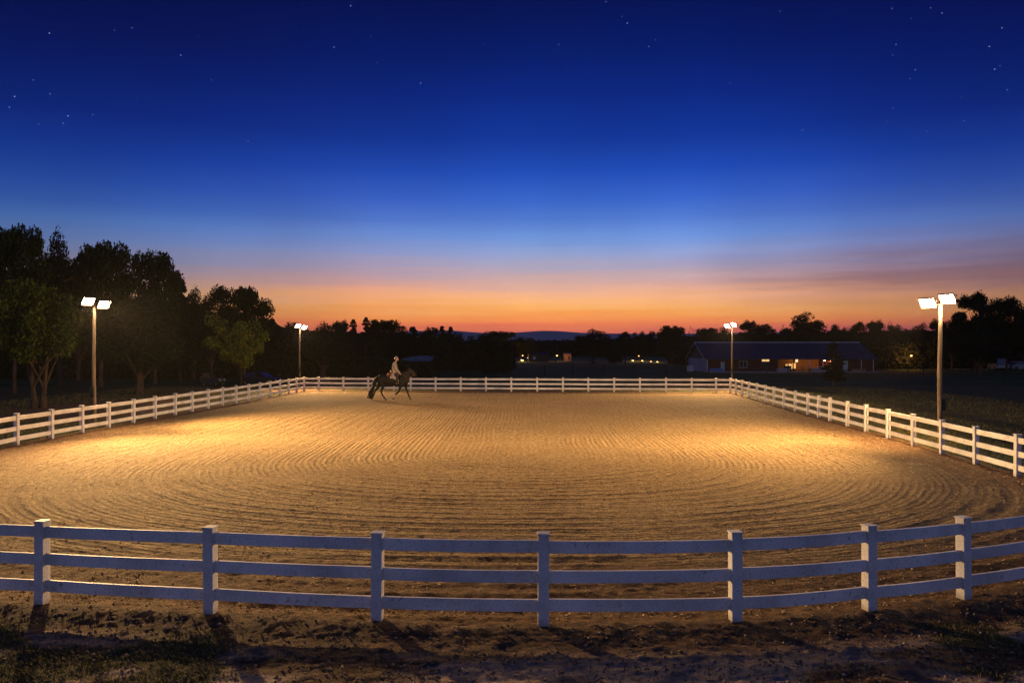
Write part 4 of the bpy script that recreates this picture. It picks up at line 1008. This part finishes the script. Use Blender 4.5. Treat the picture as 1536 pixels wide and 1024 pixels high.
MB().box(-.03, -.003, BD*.36, BD*.64, -.1, EZ-.25).build('door', M_palewall, barn)
MB().box(-.03, -.003, BD/2-.2, BD/2+.2, EZ+.5, EZ+1.1).build('vent', M_dark, barn)
MB().box(X(1081), X(1087), .02, .09, -.1, 1.45).build('door', M_wingreen, barn)
MB().box(X(1264.5), X(1272), .02, .09, -.1, 1.62).build('door', M_wingreen, barn)
def window(a, b_, z0, z1, y, lit):
    fr = MB(); t_ = .06
    x0, x1 = X(a), X(b_)
    fr.box(x0-t_, x0, y-.05, y+.05, z0, z1).box(x1, x1+t_, y-.05, y+.05, z0, z1).box(x0-t_, x1+t_, y-.05, y+.05, z0-t_, z0).box(x0-t_, x1+t_, y-.05, y+.05, z1, z1+t_)
    fr.box((x0+x1)/2-.02, (x0+x1)/2+.02, y-.03, y+.03, z0, z1)
    o = fr.build('window', M_trim, barn); MB().box(x0, x1, y-.01, y+.01, z0, z1).build('pane', lit, o)
window(1143, 1154, 1.52, 1.86, .05, M_winlit)
f = MB().box(X(1142), X(1154.5), .05, .12, -.1, 1.44).build('door', M_darkwood, barn)
window(1109.6, 1120.4, .62, 1.55, .07, M_glass)
window(1194, 1197, .1, 1.0, 4.33, M_winlit); window(1199, 1203.5, .3, 1.05, 4.33, M_winlit); window(1205, 1209.5, .35, 1.15, 4.33, M_winlit)
window(1209.5, 1213, 1.35, 1.85, 4.33, emis('cool_lit_window', (.9, .85, .62), 1.1))
for px in (1166, 1190, 1213, 1234, 1246): MB().box(X(px)-.06, X(px)+.06, -.2, -.08, -.1, EZ-.12).build('porch_post', M_trim if px > 1200 else M_darkwood, barn)
for px in (1061, 1292, 1310): MB().box(X(px)-.05, X(px)+.05, -.025, -.002, -.1, EZ-.16).build('corner_board', M_trim, barn)
o = MB().box(X(1236.2), X(1237.8), -.03, .03, EZ-.36, EZ-.13).build('porch_lamp', M_bulb, barn)
point('porch_light', (bx(1237), BY+.5, EZ-.45), 190, (1, .38, .08)); point('porch_light', (bx(1206), BY+3.0, 1.7), 35, (1, .45, .12))
o = MB().ball((X(1116), .4, .95), .10, 8).ball((X(1116.5), .4, 1.3), .07, 8).build('lamp', M_bulb, barn)
tag(MB().box(bx(1058), bx(1316), BY-2.6, BY-.3, -.2, .03).build('concrete_apron', M_conc), kind='structure')
tag(MB().box(at(1310, 552)[0], at(1460, 552)[0], 127, 131, -.2, .02).build('gravel_road', mat('pale_gravel', (.36, .31, .26), (.28, .24, .20), 3, .95)), kind='structure')
# things standing in front of the barn
M_wood = mat('bare_wood', (.30, .20, .12), (.22, .14, .09), 4, .85, stretch=(4, 4, .5))
def table(x, y, label, mt, g=None):
    r = empty('picnic_table', (x, y, .03)); tag(r, label, 'table', g)
    MB().box(-.8, .8, -.35, .35, .70, .75).build('tabletop', mt, r)
    for s in (-1, 1):
        MB().box(-.8, .8, s*.62-.13, s*.62+.13, .42, .46).build('bench', mt, r)
        MB().prism([(s*.55-.04, 0), (s*.55+.04, 0), (s*.55+.04, .7), (s*.55-.04, .7)], -.05, .05).box(s*.55-.04, s*.55+.04, -.62, .62, .36, .42).build('leg', mt, r)
table(bx(1225), BY-1.6, 'pale picnic table lit by the barn porch lamp', M_trim); table(bx(1204), BY-1.4, 'brown picnic table in front of the bright barn windows', M_wood)
def barrow(x, y, label, mt):
    r = empty('water_trough', (x, y, 0)); tag(r, label, 'trough')
    m = MB(); m.add([(sx*(.8-z_*0), sy*.32, .05+z_) for z_ in (0,) for sx in (-1, 1) for sy in (-1, 1)]+[(sx*.95, sy*.42, .5) for sx in (-1, 1) for sy in (-1, 1)],
          [(0, 1, 3, 2), (0, 4, 5, 1), (2, 3, 7, 6), (0, 2, 6, 4), (1, 5, 7, 3)]); o = m.build('tub', mt, r); so = o.modifiers.new('solid', 'SOLIDIFY'); so.thickness = .04
    for sx in (-.6, .6): MB().box(sx-.05, sx+.05, -.3, .3, -.2, .05).build('foot', M_dark, r)
barrow(bx(1235), BY-2.2, 'white trough directly under the barn porch lamp', M_trim); barrow(bx(1217), BY-2.4, 'grey trough left of the one under the barn porch lamp', M_palewall)
barrow(bx(1168), BY-1.8, 'pale trough by the dark left end of the barn porch', M_palewall); barrow(bx(1068), BY-2.2, 'bluish trough in front of the left end of the barn', mat('blue_plastic', (.10, .22, .6), None, 4, .5))
def box_thing(name, x, y, wdt, hgt, dep, m_, label, cat):
    r = empty(name, (x, y, .02)); tag(r, label, cat)
    MB().box(-wdt/2, wdt/2, -dep/2, dep/2, .08, hgt).build('body', m_, r, bevel=.03); MB().box(-wdt/2-.03, wdt/2+.03, -dep/2-.03, dep/2+.03, hgt, hgt+.06).build('lid', m_, r, bevel=.01)
    for s in (-1, 1): MB().box(s*wdt*.36-.04, s*wdt*.36+.04, -dep/2, dep/2, -.1, .08).build('foot', M_dark, r)
box_thing('feed_bin', bx(1178), BY-.9, .9, .8, .6, M_darkwood, 'dark feed bin beside the left end of the barn porch', 'feed bin')
box_thing('feed_bin', bx(1028), 110, .9, .9, .6, M_palewall, 'pale bin standing left of the white barn end wall', 'feed bin')
for i, px in enumerate((1277, 1283, 1289, 1256)):
    yb = BY-1.3; r = empty('hay_bale', (bx(px), yb, .03), R(12*i)); tag(r, ('hay bale in front of the right barn door', 'middle hay bale of the three along the right part of the barn wall', 'hay bale nearest the right corner of the barn', 'hay bale by the foot of the thin conifer before the porch')[i], 'hay bale', 'hay bales by the barn')
    MB().box(-.45, .45, -.22, .22, 0, .36).build('bale', mat('straw', (.40, .28, .12), (.28, .18, .08), 14, .95, bump=1) if i == 0 else bpy.data.materials['straw'], r, bevel=.04)
    MB().box(-.2, -.18, -.225, .225, -.002, .365).box(.18, .2, -.225, .225, -.002, .365).build('twine', M_red, r)

# ------------------------------------------------------------------ yard lights and far house
def yard_lamp(px, py, Yd, P, label, r_=.16, col=(1, .36, .08)):
    x = (px-CX)/F*Yd; z = up(py, Yd); g = empty('yard_lamp', (x, Yd, 0)); tag(g, label, 'lamp', 'lit yard lamps in the distance')
    MB().tube([(0, .12, -.3), (0, .12, z+.1)], .05, 8).tube([(0, .12, z+.1), (0, -.02, z+r_+.05)], .03, 6).build('post', M_darkwood, g)
    MB().tube([(0, 0, z+r_*.7), (0, 0, z+r_*1.2)], [r_*1.2, r_*.4], 10).build('lamp_shade', M_dark, g)
    MB().ball((0, 0, z), r_, 10).build('bulb', M_bulb2, g, smooth=True)
    point('yard_light', (x, Yd+.5, z-.15), P, col, .2)
yard_lamp(1367, 533, 124, 650, 'orange lit yard lamp right of the barn', .14)
yard_lamp(784, 533, 209, 900, 'lit yard lamp left of the far dark house, above a bright white ground light', .15)
yard_lamp(835.5, 533, 209, 800, 'lit yard lamp right of the far dark house', .18)
yard_lamp(958, 533.5, 215, 1100, 'lit yard lamp among orange lights between the round tree and the barn', .14)
M_bulb3 = emis('dim_lit_bulb', (1, .62, .25), 2.2)
def ground_light(px, py, Yd, w, label, P=0):
    x = (px-CX)/F*Yd; z = up(py, Yd); g = empty('ground_light', (x, Yd, 0)); tag(g, label, 'lamp', 'small lit lamps in the distance')
    MB().box(-.04, .04, -.04, .04, -.3, z-.1).build('post', M_dark, g); MB().box(-w*.3, w*.3, -.05, .05, z-.07, z+.07).build('bulb', M_bulb3, g, bevel=.02)
    if P: point('yard_light', (x, Yd-.6, z+.2), P, (1, .62, .28), .2)
ground_light(783, 540.2, 198, 1.1, 'bright white low light under the leftmost yard lamp', 250)
ground_light(773, 539.8, 196, .3, 'small dim light left of the bright white low light')
ground_light(791.5, 536.5, 198, .35, 'small dim light at the left end of the far dark house')
ground_light(938, 541.5, 190, .25, 'leftmost tiny light in the row right of the round tree')
ground_light(949, 540.5, 200, .9, 'wide orange light, first of the row under the middle yard lamp', 120)
ground_light(963, 541, 200, .7, 'brightest small light in the row, directly under the middle yard lamp', 200)
ground_light(976, 542, 195, .7, 'orange light right of the brightest one in the row', 100)
ground_light(986, 542.5, 190, .5, 'rightmost light of the row, left of the dark green tree by the barn', 150)
hb = empty('house', ((808-CX)/F*206, 206, 0)); tag(hb, 'low dark house silhouetted between two bright far yard lamps', 'house')
W2 = 31/2/F*206; e_ = up(531, 206); r2 = up(528, 206)
MB().box(-W2, W2, 0, 5, -.3, e_).build('wall', M_darkwood, hb)
MB().add([(x, y, z) for x in (-W2*.2, W2+.15) for y, z in ((-.4, e_-.05), (5.4, e_-.05), (2.5, r2+.1))], [(0, 1, 2), (3, 5, 4), (0, 3, 4, 1), (1, 4, 5, 2), (2, 5, 3, 0)]).build('roof', M_dark, hb)
MB().box(-W2*.55, -W2*.3, -.03, -.003, .5, 1.3).build('window', mat('blue_window', (.15, .28, .5), None, 3, .2), hb)
hs2 = empty('house', ((850-CX)/F*214, 214, 0)); tag(hs2, 'small lamp lit building right of the far dark house', 'house')
W3 = 14/2/F*212
MB().box(-W3*.5, W3, 0, 4, -.3, up(531, 212)).build('wall', M_wood, hs2)
MB().add([(x, y, z) for x in (-W3*.5-.2, W3+.2) for y, z in ((-.3, up(531, 212)+.003), (4.3, up(531, 212)+.003), (2, up(529, 212)))], [(0, 1, 2), (3, 5, 4), (0, 3, 4, 1), (1, 4, 5, 2), (2, 5, 3, 0)]).build('roof', M_wood, hs2)
MB().box(W3*.35, W3*.65, -.03, -.003, .3, 1.3).build('door', M_dark, hs2)

# ------------------------------------------------------------------ evening haze
m = bpy.data.materials.new('evening_haze'); m.use_nodes = True; nt = NT(m.node_tree)
m.node_tree.nodes.remove(m.node_tree.nodes['Principled BSDF'])
v = nt.new('ShaderNodeVolumePrincipled'); v.inputs['Color'].default_value = (.92, .93, 1, 1); v.inputs['Density'].default_value = .00007; v.inputs['Anisotropy'].default_value = .15
nt.link(v.outputs[0], m.node_tree.nodes['Material Output'].inputs['Volume'])
hz = MB().box(-14600, 14600, -60, 13200, -3.5, 345).build('haze', m); tag(hz, 'faint evening haze over the whole place', 'haze', kind='stuff')

# ------------------------------------------------------------------ render
SC.render.engine = 'CYCLES'; SC.cycles.use_denoising = True
SC.cycles.max_bounces = 6; SC.cycles.volume_bounces = 0; SC.cycles.transparent_max_bounces = 8
SC.cycles.sample_clamp_indirect = 4; SC.cycles.use_light_tree = True
SC.view_settings.view_transform = 'Standard'; SC.view_settings.look = 'None'; SC.view_settings.exposure = 0; SC.view_settings.gamma = 1
SC.view_settings.use_curve_mapping = False
